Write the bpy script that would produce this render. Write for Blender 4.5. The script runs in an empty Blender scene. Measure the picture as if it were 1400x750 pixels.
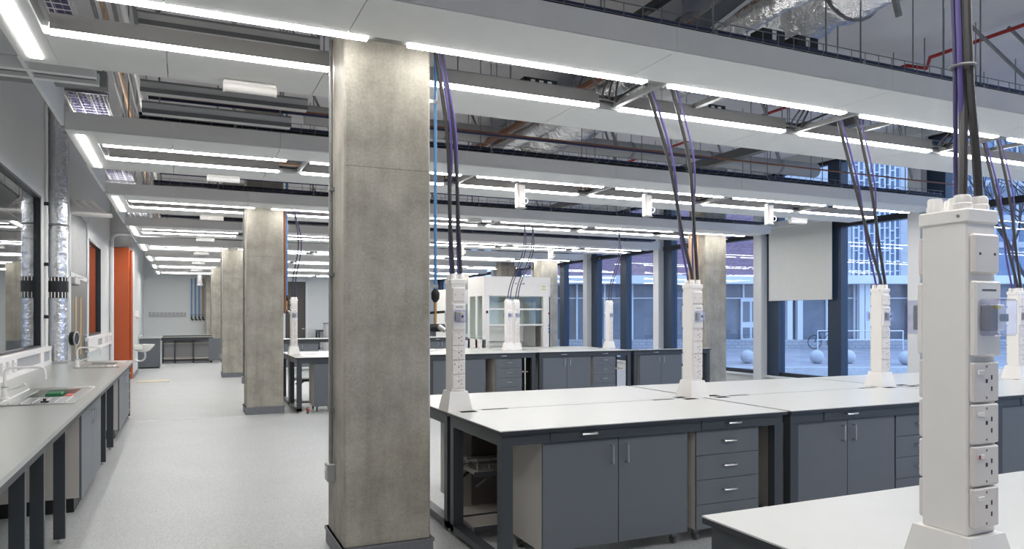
import bpy, bmesh, math, random
from mathutils import Vector, Matrix

C = bpy.context.scene.collection
SC = bpy.context.scene
R = random.Random(7)
TH = 0.423          # heading of the camera, turned right of the corridor axis (+Y)
ORD = ['first', 'second', 'third', 'fourth', 'fifth', 'sixth', 'seventh', 'eighth', 'ninth', 'tenth', 'eleventh', 'twelfth']

# ------------------------------------------------------------------ camera, world, exposure
cam = bpy.data.cameras.new('camera')
cam.sensor_width = 36.0
cam.lens = 36.0 * 999.9 / 1400.0
cam.shift_y = (431.4 - 375.0) / 1400.0
cam.clip_start = 0.05
cam.clip_end = 300
camo = bpy.data.objects.new('camera', cam)
C.objects.link(camo)
camo.location = (0, 0, 1.66)
camo.rotation_euler = (math.pi / 2, 0, -TH)
SC.camera = camo

world = bpy.data.worlds.new('overcast_dusk')
SC.world = world
world.use_nodes = True
bg = world.node_tree.nodes['Background']
bg.inputs[0].default_value = (0.52, 0.69, 1.0, 1)
bg.inputs[1].default_value = 2.0
SKY = bg
LAMP = 24.0          # strip light strength

SC.view_settings.view_transform = 'Standard'
SC.view_settings.look = 'None'
SC.view_settings.gamma = 1.0
SC.view_settings.exposure = 0.40
SC.view_settings.use_curve_mapping = False

# ------------------------------------------------------------------ materials
def lin(c):
    return tuple(((x / 255) / 12.92 if x / 255 <= 0.04045 else ((x / 255 + 0.055) / 1.055) ** 2.4) for x in c)

def mat(name, rgb, rough=0.5, metal=0.0, var=0.0, vscale=8.0, bump=0.0, bscale=60.0, spec=0.5, stretch=None):
    m = bpy.data.materials.new(name)
    m.use_nodes = True
    nt = m.node_tree
    b = nt.nodes['Principled BSDF']
    col = lin(rgb)
    b.inputs['Base Color'].default_value = (*col, 1)
    b.inputs['Roughness'].default_value = rough
    b.inputs['Metallic'].default_value = metal
    b.inputs['Specular IOR Level'].default_value = spec
    tc = nt.nodes.new('ShaderNodeTexCoord')
    src = tc.outputs['Object']
    if stretch:
        mp = nt.nodes.new('ShaderNodeMapping')
        mp.inputs['Scale'].default_value = stretch
        nt.links.new(src, mp.inputs['Vector'])
        src = mp.outputs['Vector']
    n = nt.nodes.new('ShaderNodeTexNoise')
    n.inputs['Scale'].default_value = vscale
    n.inputs['Detail'].default_value = 5
    nt.links.new(src, n.inputs['Vector'])
    r = nt.nodes.new('ShaderNodeValToRGB')
    v = max(var, 0.015)
    r.color_ramp.elements[0].position = 0.3
    r.color_ramp.elements[1].position = 0.7
    r.color_ramp.elements[0].color = (*[x * (1 - v) for x in col], 1)
    r.color_ramp.elements[1].color = (*[min(1, x * (1 + v)) for x in col], 1)
    nt.links.new(n.outputs['Fac'], r.inputs['Fac'])
    nt.links.new(r.outputs['Color'], b.inputs['Base Color'])
    if bump:
        n2 = nt.nodes.new('ShaderNodeTexNoise')
        n2.inputs['Scale'].default_value = bscale
        n2.inputs['Detail'].default_value = 3
        nt.links.new(tc.outputs['Object'], n2.inputs['Vector'])
        bp = nt.nodes.new('ShaderNodeBump')
        bp.inputs['Strength'].default_value = bump
        bp.inputs['Distance'].default_value = 0.02
        nt.links.new(n2.outputs['Fac'], bp.inputs['Height'])
        nt.links.new(bp.outputs['Normal'], b.inputs['Normal'])
    return m

def emit(name, rgb, s):
    m = bpy.data.materials.new(name)
    m.use_nodes = True
    nt = m.node_tree
    nt.nodes.remove(nt.nodes['Principled BSDF'])
    e = nt.nodes.new('ShaderNodeEmission')
    e.inputs[0].default_value = (*rgb, 1)
    e.inputs[1].default_value = s
    nt.links.new(e.outputs[0], nt.nodes['Material Output'].inputs[0])
    return m

def glass(name, tint=(1, 1, 1), k=1.6, base=0.0, rough=0.0):
    m = bpy.data.materials.new(name)
    m.use_nodes = True
    nt = m.node_tree
    nt.nodes.remove(nt.nodes['Principled BSDF'])
    t = nt.nodes.new('ShaderNodeBsdfTransparent')
    t.inputs[0].default_value = (*tint, 1)
    g = nt.nodes.new('ShaderNodeBsdfGlossy')
    g.inputs['Roughness'].default_value = rough
    lw = nt.nodes.new('ShaderNodeLayerWeight')      # Facing gives 1-|cos|, the same from both sides of the sheet
    lw.inputs['Blend'].default_value = 0.5
    pw = nt.nodes.new('ShaderNodeMath')
    pw.operation = 'POWER'
    pw.inputs[1].default_value = 4.0
    nt.links.new(lw.outputs['Facing'], pw.inputs[0])
    ma = nt.nodes.new('ShaderNodeMath')
    ma.operation = 'MULTIPLY_ADD'
    ma.use_clamp = True
    ma.inputs[1].default_value = 0.6 * k
    ma.inputs[2].default_value = 0.03 + base
    nt.links.new(pw.outputs[0], ma.inputs[0])
    mx = nt.nodes.new('ShaderNodeMixShader')
    nt.links.new(ma.outputs[0], mx.inputs[0])
    nt.links.new(t.outputs[0], mx.inputs[1])
    nt.links.new(g.outputs[0], mx.inputs[2])
    nt.links.new(mx.outputs[0], nt.nodes['Material Output'].inputs[0])
    return m

def concrete_mat():
    m = bpy.data.materials.new('fair_faced_concrete')
    m.use_nodes = True
    nt = m.node_tree
    b = nt.nodes['Principled BSDF']
    b.inputs['Roughness'].default_value = 0.62
    tc = nt.nodes.new('ShaderNodeTexCoord')
    def noise(scale, det, stretch=(1, 1, 1)):
        mp = nt.nodes.new('ShaderNodeMapping')
        mp.inputs['Scale'].default_value = stretch
        nt.links.new(tc.outputs['Object'], mp.inputs['Vector'])
        n = nt.nodes.new('ShaderNodeTexNoise')
        n.inputs['Scale'].default_value = scale
        n.inputs['Detail'].default_value = det
        n.inputs['Roughness'].default_value = 0.65
        nt.links.new(mp.outputs['Vector'], n.inputs['Vector'])
        return n.outputs['Fac']
    a = noise(2.6, 8)                       # broad blotches
    s = noise(11.0, 4, (1, 1, 0.10))        # faint vertical formwork streaks
    f = noise(55.0, 4)                      # fine grain
    def mul(src, k, plus=None):
        n = nt.nodes.new('ShaderNodeMath'); n.operation = 'MULTIPLY_ADD'
        n.inputs[1].default_value = k
        n.inputs[2].default_value = 0
        nt.links.new(src, n.inputs[0])
        if plus: nt.links.new(plus, n.inputs[2])
        return n.outputs[0]
    fac = mul(a, 0.58, mul(s, 0.20, mul(f, 0.24)))
    r = nt.nodes.new('ShaderNodeValToRGB')
    e = r.color_ramp.elements
    e[0].position = 0.36; e[0].color = (*lin((132, 127, 116)), 1)
    e[1].position = 0.66; e[1].color = (*lin((192, 187, 175)), 1)
    x = e.new(0.52); x.color = (*lin((166, 160, 148)), 1)
    nt.links.new(fac, r.inputs['Fac'])
    nt.links.new(r.outputs['Color'], b.inputs['Base Color'])
    bp = nt.nodes.new('ShaderNodeBump')
    bp.inputs['Strength'].default_value = 0.12
    nt.links.new(f, bp.inputs['Height'])
    nt.links.new(bp.outputs['Normal'], b.inputs['Normal'])
    return m

def floor_mat():
    m = bpy.data.materials.new('speckled_vinyl')
    m.use_nodes = True
    nt = m.node_tree
    b = nt.nodes['Principled BSDF']
    b.inputs['Roughness'].default_value = 0.42
    b.inputs['Specular IOR Level'].default_value = 0.35
    tc = nt.nodes.new('ShaderNodeTexCoord')
    v = nt.nodes.new('ShaderNodeTexVoronoi')
    v.inputs['Scale'].default_value = 70
    nt.links.new(tc.outputs['Object'], v.inputs['Vector'])
    n = nt.nodes.new('ShaderNodeTexNoise')
    n.inputs['Scale'].default_value = 1.6
    n.inputs['Detail'].default_value = 6
    nt.links.new(tc.outputs['Object'], n.inputs['Vector'])
    r = nt.nodes.new('ShaderNodeValToRGB')
    e = r.color_ramp.elements
    e[0].position = 0.05; e[0].color = (*lin((214, 215, 213)), 1)
    e[1].position = 0.35; e[1].color = (*lin((192, 194, 193)), 1)
    x = e.new(0.8); x.color = (*lin((177, 179, 180)), 1)
    nt.links.new(v.outputs['Distance'], r.inputs['Fac'])
    mx = nt.nodes.new('ShaderNodeMix'); mx.data_type = 'RGBA'; mx.blend_type = 'MULTIPLY'
    mx.inputs[0].default_value = 0.25
    r2 = nt.nodes.new('ShaderNodeValToRGB')
    r2.color_ramp.elements[0].position = 0.3; r2.color_ramp.elements[0].color = (0.75, 0.75, 0.75, 1)
    r2.color_ramp.elements[1].position = 0.7
    nt.links.new(n.outputs['Fac'], r2.inputs['Fac'])
    nt.links.new(r.outputs['Color'], mx.inputs[6]); nt.links.new(r2.outputs['Color'], mx.inputs[7])
    nt.links.new(mx.outputs[2], b.inputs['Base Color'])
    return m

def brick_mat(name, c1, c2, cm, scale):
    m = bpy.data.materials.new(name)
    m.use_nodes = True
    nt = m.node_tree
    b = nt.nodes['Principled BSDF']
    b.inputs['Roughness'].default_value = 0.85
    tc = nt.nodes.new('ShaderNodeTexCoord')
    mp = nt.nodes.new('ShaderNodeMapping')
    mp.inputs['Rotation'].default_value = (math.pi / 2, 0, 0)
    nt.links.new(tc.outputs['Object'], mp.inputs['Vector'])
    br = nt.nodes.new('ShaderNodeTexBrick')
    br.inputs['Scale'].default_value = scale
    br.inputs['Color1'].default_value = (*lin(c1), 1)
    br.inputs['Color2'].default_value = (*lin(c2), 1)
    br.inputs['Mortar'].default_value = (*lin(cm), 1)
    nt.links.new(mp.outputs['Vector'], br.inputs['Vector'])
    nt.links.new(br.outputs['Color'], b.inputs['Base Color'])
    return m

M = dict(
    floor=floor_mat(), concrete=concrete_mat(),
    skirt=mat('grey_skirting', (120, 121, 126), 0.55, var=0.12, vscale=60),
    wall=mat('pale_grey_paint', (212, 214, 213), 0.75),
    wallgrey=mat('mid_grey_paint', (214, 215, 214), 0.75),
    slab=mat('slab_paint', (224, 222, 224), 0.85, var=0.06, vscale=1.5),
    panel=mat('white_raft_panel', (232, 233, 232), 0.6),
    fascia=mat('raft_fascia', (234, 230, 225), 0.6),
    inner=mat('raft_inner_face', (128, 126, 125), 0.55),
    rail=mat('light_rail_grey', (120, 121, 122), 0.5, 0.4),
    lamp=emit('strip_diffuser', (1.0, 0.985, 0.955), LAMP),
    top=mat('white_laminate', (200, 200, 197), 0.32),
    topgrey=mat('grey_worktop', (172, 173, 168), 0.28),
    edge=mat('dark_edge', (44, 47, 52), 0.45),
    frame=mat('charcoal_steel', (60, 64, 69), 0.42),
    door=mat('slate_front', (101, 105, 110), 0.42),
    carcass=mat('beige_carcass', (196, 190, 184), 0.55),
    black=mat('black_plastic', (22, 22, 26), 0.45),
    dark=mat('painted_void_shade', (34, 33, 34), 0.7),  # near-black that paints the shade inside open bench bays
    steel=mat('brushed_steel', (205, 205, 203), 0.28, 1.0),
    galv=mat('galvanised_steel', (138, 139, 140), 0.45, 0.3, var=0.15, vscale=14),
    foil=mat('foil_wrap', (216, 217, 220), 0.24, 0.95, var=0.1, vscale=20, bump=1.0, bscale=14),
    white=mat('white_plastic', (246, 242, 238), 0.38),
    plate=mat('plate_plastic', (236, 229, 225), 0.36),
    plate2=mat('switch_plastic', (244, 240, 237), 0.3),
    grey_plate=mat('grey_plate', (172, 172, 174), 0.4),
    clear=glass('clear_cover', (0.84, 0.85, 0.94), 1.2, 0.05),
    pane=glass('window_glass', (0.88, 0.94, 1.0), 1.5),
    pane2=glass('partition_glass', (0.8, 0.83, 0.84), 1.7, 0.12),
    shield=glass('sash_glass', (0.92, 0.97, 0.955), 1.2, 0.02),
    blue_frame=mat('navy_frame', (42, 57, 78), 0.4),
    black_frame=mat('dark_transom', (34, 37, 44), 0.4),
    post=mat('white_casing', (222, 223, 224), 0.5),
    blind=mat('blind_fabric', (216, 217, 214), 0.8),
    orange=mat('orange_panel', (186, 86, 42), 0.35),
    rust=mat('orange_pipe', (128, 82, 58), 0.5),
    copper=mat('copper_pipe', (188, 152, 118), 0.45, 0.3),
    red=mat('red_pipe', (170, 42, 40), 0.5),
    bluepipe=mat('blue_pipe', (92, 142, 194), 0.4),
    purple=mat('purple_cable', (96, 84, 150), 0.45),
    purpled=mat('dark_purple_cable', (70, 62, 110), 0.45),
    cable=mat('black_cable', (66, 63, 64), 0.42),
    navy=mat('navy_cable', (38, 42, 80), 0.5),
    grey_door=mat('grey_door', (112, 110, 106), 0.5),
    brass=mat('vision_strip', (196, 160, 104), 0.4),
    ceramic=mat('white_ceramic', (236, 234, 230), 0.15),
    green=mat('green_plastic', (30, 110, 66), 0.5),
    pink=mat('red_plastic', (214, 84, 78), 0.5),
    yellow=mat('yellow_label', (214, 206, 60), 0.5),
    stone=mat('plaza_paving', (160, 158, 164), 0.85, var=0.15, vscale=1.2),
    kerb=mat('pale_kerb', (205, 206, 208), 0.8, var=0.08),
    kerbface=mat('blue_grey_wall', (120, 132, 160), 0.8),
    ball=mat('concrete_ball', (196, 198, 204), 0.8, var=0.06),
    brick=brick_mat('plum_brick', (132, 100, 116), (154, 124, 138), (160, 150, 160), 3.0),
    palebrick=brick_mat('pale_block', (182, 182, 186), (168, 170, 176), (140, 142, 150), 1.6),
    facade=mat('pale_facade', (190, 192, 196), 0.8, var=0.06),
    facglass=mat('facade_glass', (120, 124, 134), 0.2, 0.0, var=0.3, vscale=0.6),
    facglass2=mat('facade_blue_panel', (116, 132, 160), 0.25, var=0.2, vscale=0.8),
    facwhite=mat('facade_white', (224, 226, 230), 0.6),
    bark=mat('bare_bark', (70, 66, 66), 0.9, var=0.2),
    card=mat('pale_card', (214, 208, 188), 0.7),
    duct=mat('brown_duct', (126, 118, 108), 0.55, 0.1),
    lag=mat('grey_lagging', (168, 167, 166), 0.7),
    rubber=mat('grey_rubber', (96, 96, 98), 0.6),
    trunk=mat('trunking_grey', (204, 203, 201), 0.6),
    darkdoor=mat('dark_door', (74, 70, 68), 0.5),
    hole=mat('dark_recess', (16, 16, 17), 0.95, spec=0.05),
    brown=mat('brown_back_panel', (112, 103, 98), 0.7),
    text=mat('grey_print', (110, 110, 112), 0.6),
)

# ------------------------------------------------------------------ mesh builder
class MB:
    def __init__(s):
        s.v = []; s.f = []
    def _add(s, vs, fs):
        b = len(s.v)
        s.v += [tuple(p) for p in vs]
        s.f += [tuple(b + i for i in f) for f in fs]
        return s
    def box(s, x0, x1, y0, y1, z0, z1):
        return s._add([(x, y, z) for z in (z0, z1) for y in (y0, y1) for x in (x0, x1)],
                      [(0, 2, 3, 1), (4, 5, 7, 6), (0, 1, 5, 4), (2, 6, 7, 3), (0, 4, 6, 2), (1, 3, 7, 5)])
    def cbox(s, x0, x1, y0, y1, z0, z1, r=0.004, seg=1):
        bm = bmesh.new()
        bmesh.ops.create_cube(bm, size=1)
        for v in bm.verts:
            v.co = Vector((x0 + (v.co.x + .5) * (x1 - x0), y0 + (v.co.y + .5) * (y1 - y0), z0 + (v.co.z + .5) * (z1 - z0)))
        bmesh.ops.bevel(bm, geom=list(bm.edges), offset=r, segments=seg, profile=0.5, affect='EDGES')
        bm.verts.index_update()
        s._add([v.co[:] for v in bm.verts], [[v.index for v in f.verts] for f in bm.faces])
        bm.free()
        return s
    def post(s, x0, x1, y0, y1, z0, z1, r):
        # upright with chamfered vertical corners
        q = [(x0 + r, y0), (x1 - r, y0), (x1, y0 + r), (x1, y1 - r), (x1 - r, y1), (x0 + r, y1), (x0, y1 - r), (x0, y0 + r)]
        return s._add([(x, y, z) for z in (z0, z1) for x, y in q], [tuple(range(7, -1, -1)), tuple(range(8, 16))] + [(k, (k + 1) % 8, 8 + (k + 1) % 8, 8 + k) for k in range(8)])
    def frustum(s, x0, x1, y0, y1, z0, X0, X1, Y0, Y1, z1):
        return s._add([(x0, y0, z0), (x1, y0, z0), (x0, y1, z0), (x1, y1, z0), (X0, Y0, z1), (X1, Y0, z1), (X0, Y1, z1), (X1, Y1, z1)],
                      [(0, 2, 3, 1), (4, 5, 7, 6), (0, 1, 5, 4), (2, 6, 7, 3), (0, 4, 6, 2), (1, 3, 7, 5)])
    def tube(s, pts, r, n=8, caps=True):
        pts = [Vector(p) for p in pts]
        rr = r if isinstance(r, (list, tuple)) else [r] * len(pts)
        t = (pts[1] - pts[0]).normalized()
        a = t.orthogonal().normalized()
        vs = []; fs = []
        for i, p in enumerate(pts):
            if 0 < i < len(pts) - 1:
                t2 = ((pts[i + 1] - p).normalized() + (p - pts[i - 1]).normalized())
            elif i == 0:
                t2 = pts[1] - p
            else:
                t2 = p - pts[i - 1]
            t2.normalize()
            a = (a - t2 * a.dot(t2)).normalized()
            b = t2.cross(a)
            for k in range(n):
                w = 2 * math.pi * k / n
                vs.append(p + (a * math.cos(w) + b * math.sin(w)) * rr[i])
        for i in range(len(pts) - 1):
            for k in range(n):
                fs.append((i * n + k, i * n + (k + 1) % n, (i + 1) * n + (k + 1) % n, (i + 1) * n + k))
        if caps:
            fs.append(tuple(range(n - 1, -1, -1)))
            fs.append(tuple((len(pts) - 1) * n + k for k in range(n)))
        return s._add(vs, fs)
    def cyl(s, x, y, z0, z1, r, n=16):
        return s.tube([(x, y, z0), (x, y, z1)], r, n)
    def lathe(s, x, y, prof, n=20):
        vs = []; fs = []
        for (r, z) in prof:
            for k in range(n):
                w = 2 * math.pi * k / n
                vs.append((x + r * math.cos(w), y + r * math.sin(w), z))
        for i in range(len(prof) - 1):
            for k in range(n):
                fs.append((i * n + k, i * n + (k + 1) % n, (i + 1) * n + (k + 1) % n, (i + 1) * n + k))
        fs.append(tuple(range(n - 1, -1, -1)))
        fs.append(tuple((len(prof) - 1) * n + k for k in range(n)))
        return s._add(vs, fs)
    def ball(s, x, y, z, r, n=20):
        return s.lathe(x, y, [(max(1e-4, r * math.sin(math.pi * i / 12)), z - r * math.cos(math.pi * i / 12)) for i in range(13)], n)
    def torus(s, c, axis, R_, r, n=20):
        c = Vector(c); ax = Vector(axis).normalized(); a = ax.orthogonal().normalized(); b = ax.cross(a)
        pts = [c + (a * math.cos(2 * math.pi * k / n) + b * math.sin(2 * math.pi * k / n)) * R_ for k in range(n + 1)]
        return s.tube(pts, r, 6, False)

OFF = {}
def _mesh(name, mb, m, off, smooth):
    me = bpy.data.meshes.new(name)
    ox, oy, oz = off
    me.from_pydata([(x - ox, y - oy, z - oz) for x, y, z in mb.v], [], mb.f)
    me.materials.append(m)
    if smooth:
        me.shade_smooth()
        try:
            me.set_sharp_from_angle(angle=math.radians(35))
        except Exception:
            pass
    me.update()
    return me

def tag(o, label=None, cat=None, group=None, kind=None):
    if label: o['label'] = label
    if cat: o['category'] = cat
    if group: o['group'] = group
    if kind: o['kind'] = kind
    return o

def thing(name, label, cat, loc=(0, 0, 0), group=None, kind=None):
    o = bpy.data.objects.new(name, None)
    o.empty_display_size = 0.1
    C.objects.link(o)
    o.location = loc
    OFF[o.name] = tuple(loc)
    return tag(o, label, cat, group, kind)

def part(name, mb, m, parent, label=None, kind=None, smooth=False):
    off = OFF[parent.name]
    o = bpy.data.objects.new(name, _mesh(name, mb, m, off, smooth))
    C.objects.link(o)
    o.parent = parent
    OFF[o.name] = off
    return tag(o, label, None, None, kind)

def solo(name, mb, m, label, cat, group=None, kind=None, smooth=False):
    n = len(mb.v)
    off = (sum(p[0] for p in mb.v) / n, sum(p[1] for p in mb.v) / n, min(p[2] for p in mb.v))
    o = bpy.data.objects.new(name, _mesh(name, mb, m, off, smooth))
    o.location = off
    C.objects.link(o)
    OFF[o.name] = off
    return tag(o, label, cat, group, kind)

def struct(name, mb, m, smooth=False):
    return solo(name, mb, m, None, None, None, 'structure', smooth)

def kids(o):
    return [c for c in o.children]

def copy_tree(o, parent=None):
    c = o.copy()
    C.objects.link(c)
    if parent is not None:
        c.parent = parent
    for ch in kids(o):
        copy_tree(ch, c)
    return c

def put_copy(proto, loc, label, rot=0.0, group=None):
    c = copy_tree(proto)
    c.location = loc
    c.rotation_euler = (0, 0, rot)
    c['label'] = label
    if group: c['group'] = group
    return c

def bez(pts, n=10):
    """Catmull-Rom through the points."""
    P = [Vector(p) for p in pts]
    P = [P[0] * 2 - P[1]] + P + [P[-1] * 2 - P[-2]]
    out = []
    for i in range(1, len(P) - 2):
        for k in range(n):
            t = k / n
            a, b, c, d = P[i - 1:i + 3]
            out.append(0.5 * ((2 * b) + (c - a) * t + (2 * a - 5 * b + 4 * c - d) * t * t + (3 * b - a - 3 * c + d) * t ** 3))
    out.append(P[-2])
    return out

# ================================================================== THE SETTING
struct('floor', MB().box(-6, 12.9, -6, 38, -0.1, 0), M['floor'])
struct('ceiling', MB().box(-6, 13.1, -6, 38, 5.23, 5.5), M['slab'])
struct('trim_1', MB().box(-0.7, 0.95, 12.84, 12.89, 0.0, 0.004), M['post'])
struct('wall_rear', MB().box(-6, 13.1, -6.1, -6.0, 0, 5.23), M['wall'])
# far wall, with a tall door
struct('wall_far', MB().box(-3, 4.55, 37.4, 37.6, 0, 5.23).box(5.62, 13.1, 37.4, 37.6, 0, 5.23).box(4.55, 5.62, 37.4, 37.6, 3.4, 5.23), M['wall'])
d = struct('door_2', MB().box(4.6, 5.57, 37.44, 37.5, 0, 3.35), M['darkdoor'])
part('door_frame', MB().box(4.5, 4.6, 37.34, 37.52, 0, 3.42).box(5.57, 5.68, 37.34, 37.52, 0, 3.42).box(4.5, 5.68, 37.34, 37.52, 3.35, 3.45), M['post'], d)
part('door_handle', MB().box(5.40, 5.52, 37.38, 37.42, 1.0, 1.04), M['steel'], d)
# left wall, near stretch with the long window
XW = -1.88
w = MB().box(-2.02, XW, -6, 13.3, 0, 1.2).box(-2.02, XW, -6, 13.3, 3.39, 5.23).box(-2.02, XW, 12.5, 13.3, 1.2, 3.39)
w.box(-2.35, -2.2, 13.3, 14.1, 0, 5.23).box(-2.2, -2.02, 13.28, 13.3, 0, 5.23)
# second stretch with door and window
w2 = MB().box(-1.86, -1.72, 14.1, 14.2, 0, 5.23).box(-1.86, -1.72, 14.2, 16.7, 3.62, 5.23).box(-1.86, -1.72, 16.7, 16.9, 0, 5.23)
w2.box(-1.86, -1.72, 16.9, 19.2, 0, 1.25).box(-1.86, -1.72, 16.9, 19.2, 3.22, 5.23).box(-1.86, -1.72, 19.2, 21.6, 0, 5.23)
w2.box(-2.2, -1.86, 14.08, 14.1, 0, 5.23)
struct('wall_left', w, M['wallgrey'])
struct('wall_left_middle', w2, M['wall'])
struct('wall_left_far', MB().box(-1.75, -1.62, 24.0, 37.4, 0, 5.23), M['wall'])
struct('wall_side_room', MB().box(-5.2, -5.1, -6, 37, 0, 5.23).box(-5.1, -1.88, 36.9, 37, 0, 5.23), M['wallgrey'])

def pane_window(name, frame, fm, panes, pm):
    o = struct(name, frame, fm)
    for p in panes:
        part('pane', p, pm, o)
    return o
f = MB()
for a, b in ((-6, -5.93), (12.43, 12.5)):
    f.box(-1.97, -1.875, a, b, 1.2, 3.39)
f.box(-1.97, -1.875, -6, 12.5, 1.2, 1.235).box(-1.97, -1.875, -6, 12.5, 3.355, 3.39)
pane_window('window_1', f, M['black_frame'], [MB().box(-1.93, -1.918, a, b - 0.012, 1.235, 3.355) for a, b in ((-5.93, -2.2), (-2.2, 2.2), (2.2, 6.6), (6.6, 11.0), (11.0, 12.43))], M['pane2'])
f = MB().box(-1.82, -1.715, 16.9, 16.95, 1.25, 3.22).box(-1.82, -1.715, 19.15, 19.2, 1.25, 3.22).box(-1.82, -1.715, 16.9, 19.2, 1.25, 1.29).box(-1.82, -1.715, 16.9, 19.2, 3.18, 3.22)
pane_window('window_2', f, M['black_frame'], [MB().box(-1.78, -1.768, 16.95, 19.15, 1.29, 3.18)], M['pane2'])
# door_1 in the left wall: leaf with two vision strips, steel panel above
d = struct('door_1', MB().box(-1.78, -1.725, 14.26, 16.58, 0.0, 2.32), M['grey_door'])
part('door_frame', MB().box(-1.84, -1.712, 14.2, 14.26, 0, 3.62).box(-1.84, -1.712, 16.58, 16.7, 0, 3.62).box(-1.84, -1.712, 14.2, 16.7, 3.5, 3.62).box(-1.84, -1.712, 14.2, 16.7, 2.32, 2.40), M['post'], d)
part('over_panel', MB().box(-1.78, -1.73, 14.26, 16.58, 2.40, 3.5), M['galv'], d, 'steel panel above the door leaf')
for y in (14.95, 15.6):
    part('vision_strip', MB().box(-1.726, -1.718, y - 0.09, y + 0.09, 0.95, 2.0), M['brass'], d)
h = part('pull_handle', MB().tube([(-1.725, 16.0, 1.3), (-1.65, 16.0, 1.3), (-1.65, 15.7, 1.3)], 0.014), M['steel'], d)
cl = part('door_closer', MB().cbox(-1.76, -1.66, 14.4, 15.0, 2.2, 2.32, 0.01), M['steel'], d)
part('closer_arm', MB().tube([(-1.70, 14.7, 2.33), (-1.62, 15.1, 2.35), (-1.72, 15.6, 2.37)], 0.018), M['steel'], cl)
part('hinge', MB().box(-1.76, -1.735, 16.52, 16.6, 1.9, 2.05), M['steel'], d)
part('hinge', MB().box(-1.76, -1.735, 16.52, 16.6, 0.3, 0.45), M['steel'], d)

# orange return wall with its white side
t = thing('orange_wall_panel', 'tall glossy orange wall panel standing at the end of the left wall', 'panel', (-1.45, 21.6, 0))
part('front_panel', MB().cbox(-1.72, -1.27, 21.6, 21.7, 0, 3.45, 0.02), M['orange'], t)
part('edge_strip', MB().cbox(-1.27, -1.2, 21.62, 21.75, 0, 3.38, 0.03, 3), M['orange'], t)
struct('wall_left_pier', MB().box(-1.75, -1.2, 21.75, 24.0, 0, 5.23).box(-1.8, -1.3, 21.7, 21.75, 3.46, 5.23), M['wall'])
struct('baseboard_left', MB().box(-1.2, -1.185, 21.75, 24.0, 0, 0.12).box(-1.75, -1.19, 24.0, 24.015, 0, 0.12), M['skirt'])
struct('trim_2', MB().tube(bez([(-1.66, 21.3, 0.0), (-1.66, 21.3, 3.55)], 2) + bez([(-1.66, 21.3, 3.6), (-1.62, 21.3, 3.72), (-1.5, 21.3, 3.77)], 5) + [Vector((0.1, 21.3, 3.77))], 0.05, 8), M['post'], True)

# right-hand window wall
XG = 12.5
struct('wall_right', MB().box(12.42, 12.75, -6, 37.4, 0, 0.24).box(12.42, 12.75, -6, 37.4, 4.95, 5.23), M['wall'])
struct('trim_3', MB().box(12.34, 12.5, -6, 37.4, 0.24, 0.275), M['post'])
wn = 3
for k in range(-1, 9):
    y0 = 1.22 + 4.03 * k      # post centre; bay runs to the next post
    y1 = y0 + 4.03
    ym = y0 + 1.93
    if y0 > 36: break
    f = MB()
    fy0 = y0 + 0.12
    f.box(12.5, 12.62, fy0 - .25, y1 - .12, 0.275, 0.36).box(12.5, 12.62, fy0 - .25, y1 - .12, 4.87, 4.95)
    o = struct('window_%d' % wn, f, M['black_frame'])
    wn += 1
    part('transom', MB().box(12.44, 12.62, fy0 - .25, y1 - .1, 3.50, 3.62), M['black_frame'], o)
    part('frame_post', MB().box(12.46, 12.66, y1 - 0.52, y1 - 0.13, 0.275, 4.9), M['blue_frame'], o)
    part('mullion', MB().box(12.46, 12.66, ym - 0.17, ym + 0.17, 0.275, 4.9), M['blue_frame'], o)
    for a, b in ((fy0 - .25, ym - .17), (ym + .17, y1 - .52)):
        for c, e in ((0.36, 3.5), (3.62, 4.87)):
            part('pane', MB().box(12.555, 12.567, a, b, c, e), M['pane'], o)
for k in range(-1, 10):
    y0 = 1.22 + 4.03 * k
    if y0 > 37: break
    struct('trim_%d' % (4 + k + 1), MB().cbox(12.28, 12.52, y0 - 0.16, y0 + 0.1, 0.0, 5.0, 0.008), M['post'])
# roller blind in the bay right of the white casing
t = thing('roller_blind', 'pale roller blind drawn half down beside the white window casing', 'blind', (12.36, 11.95, 2.0))
part('fabric', MB().box(12.355, 12.362, 11.18, 12.98, 2.03, 3.66), M['blind'], t)
part('bottom_bar', MB().cbox(12.345, 12.372, 11.18, 12.98, 2.0, 2.035, 0.005), M['blind'], t)
part('cassette', MB().cbox(12.29, 12.42, 11.14, 13.02, 3.66, 3.80, 0.01), M['post'], t)

# concrete columns
def column(x, y, label, conduit=False):
    t = thing('concrete_column', label, 'column', (x + .3, y + .29, 0), 'concrete columns', 'thing')
    part('lower_shaft', MB().post(x, x + .597, y, y + .58, 0.0, 2.657, 0.012), M['concrete'], t)
    part('upper_shaft', MB().post(x + .002, x + .595, y + .002, y + .578, 2.660, 5.23, 0.012), M['concrete'], t)
    part('skirting', MB().box(x - .015, x + .612, y - .015, y + .595, 0, 0.122).box(x - .022, x + .619, y - .022, y + .602, 0.10, 0.122), M['skirt'], t)
    if conduit:
        cx, cy = x - .02, y + .36
        c = part('conduit', MB().tube([(cx, cy, 0.62), (cx, cy, 3.6)], 0.0125), M['galv'], t, smooth=True)
        for z in (1.0, 1.95, 2.55):
            part('saddle_clip', MB().box(cx - .016, cx + .02, cy - .03, cy + .03, z - .012, z + .012), M['galv'], c)
        s = part('socket_box', MB().cbox(x - .055, x, cy - .05, cy + .05, 0.50, 0.62, 0.004), M['grey_plate'], t)
        part('switch', MB().box(x - .06, x - .05, cy - .02, cy + .02, 0.57, 0.60), M['plate2'], s)
    return t
names = ['concrete column standing beside the front white bench, nearest of all columns',
         'concrete column beside the left end of the middle bench',
         'third concrete column along the corridor, left of the second',
         'fourth concrete column along the corridor, behind the small grey end cabinet',
         'fifth column, furthest down the corridor against the far wall']
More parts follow.
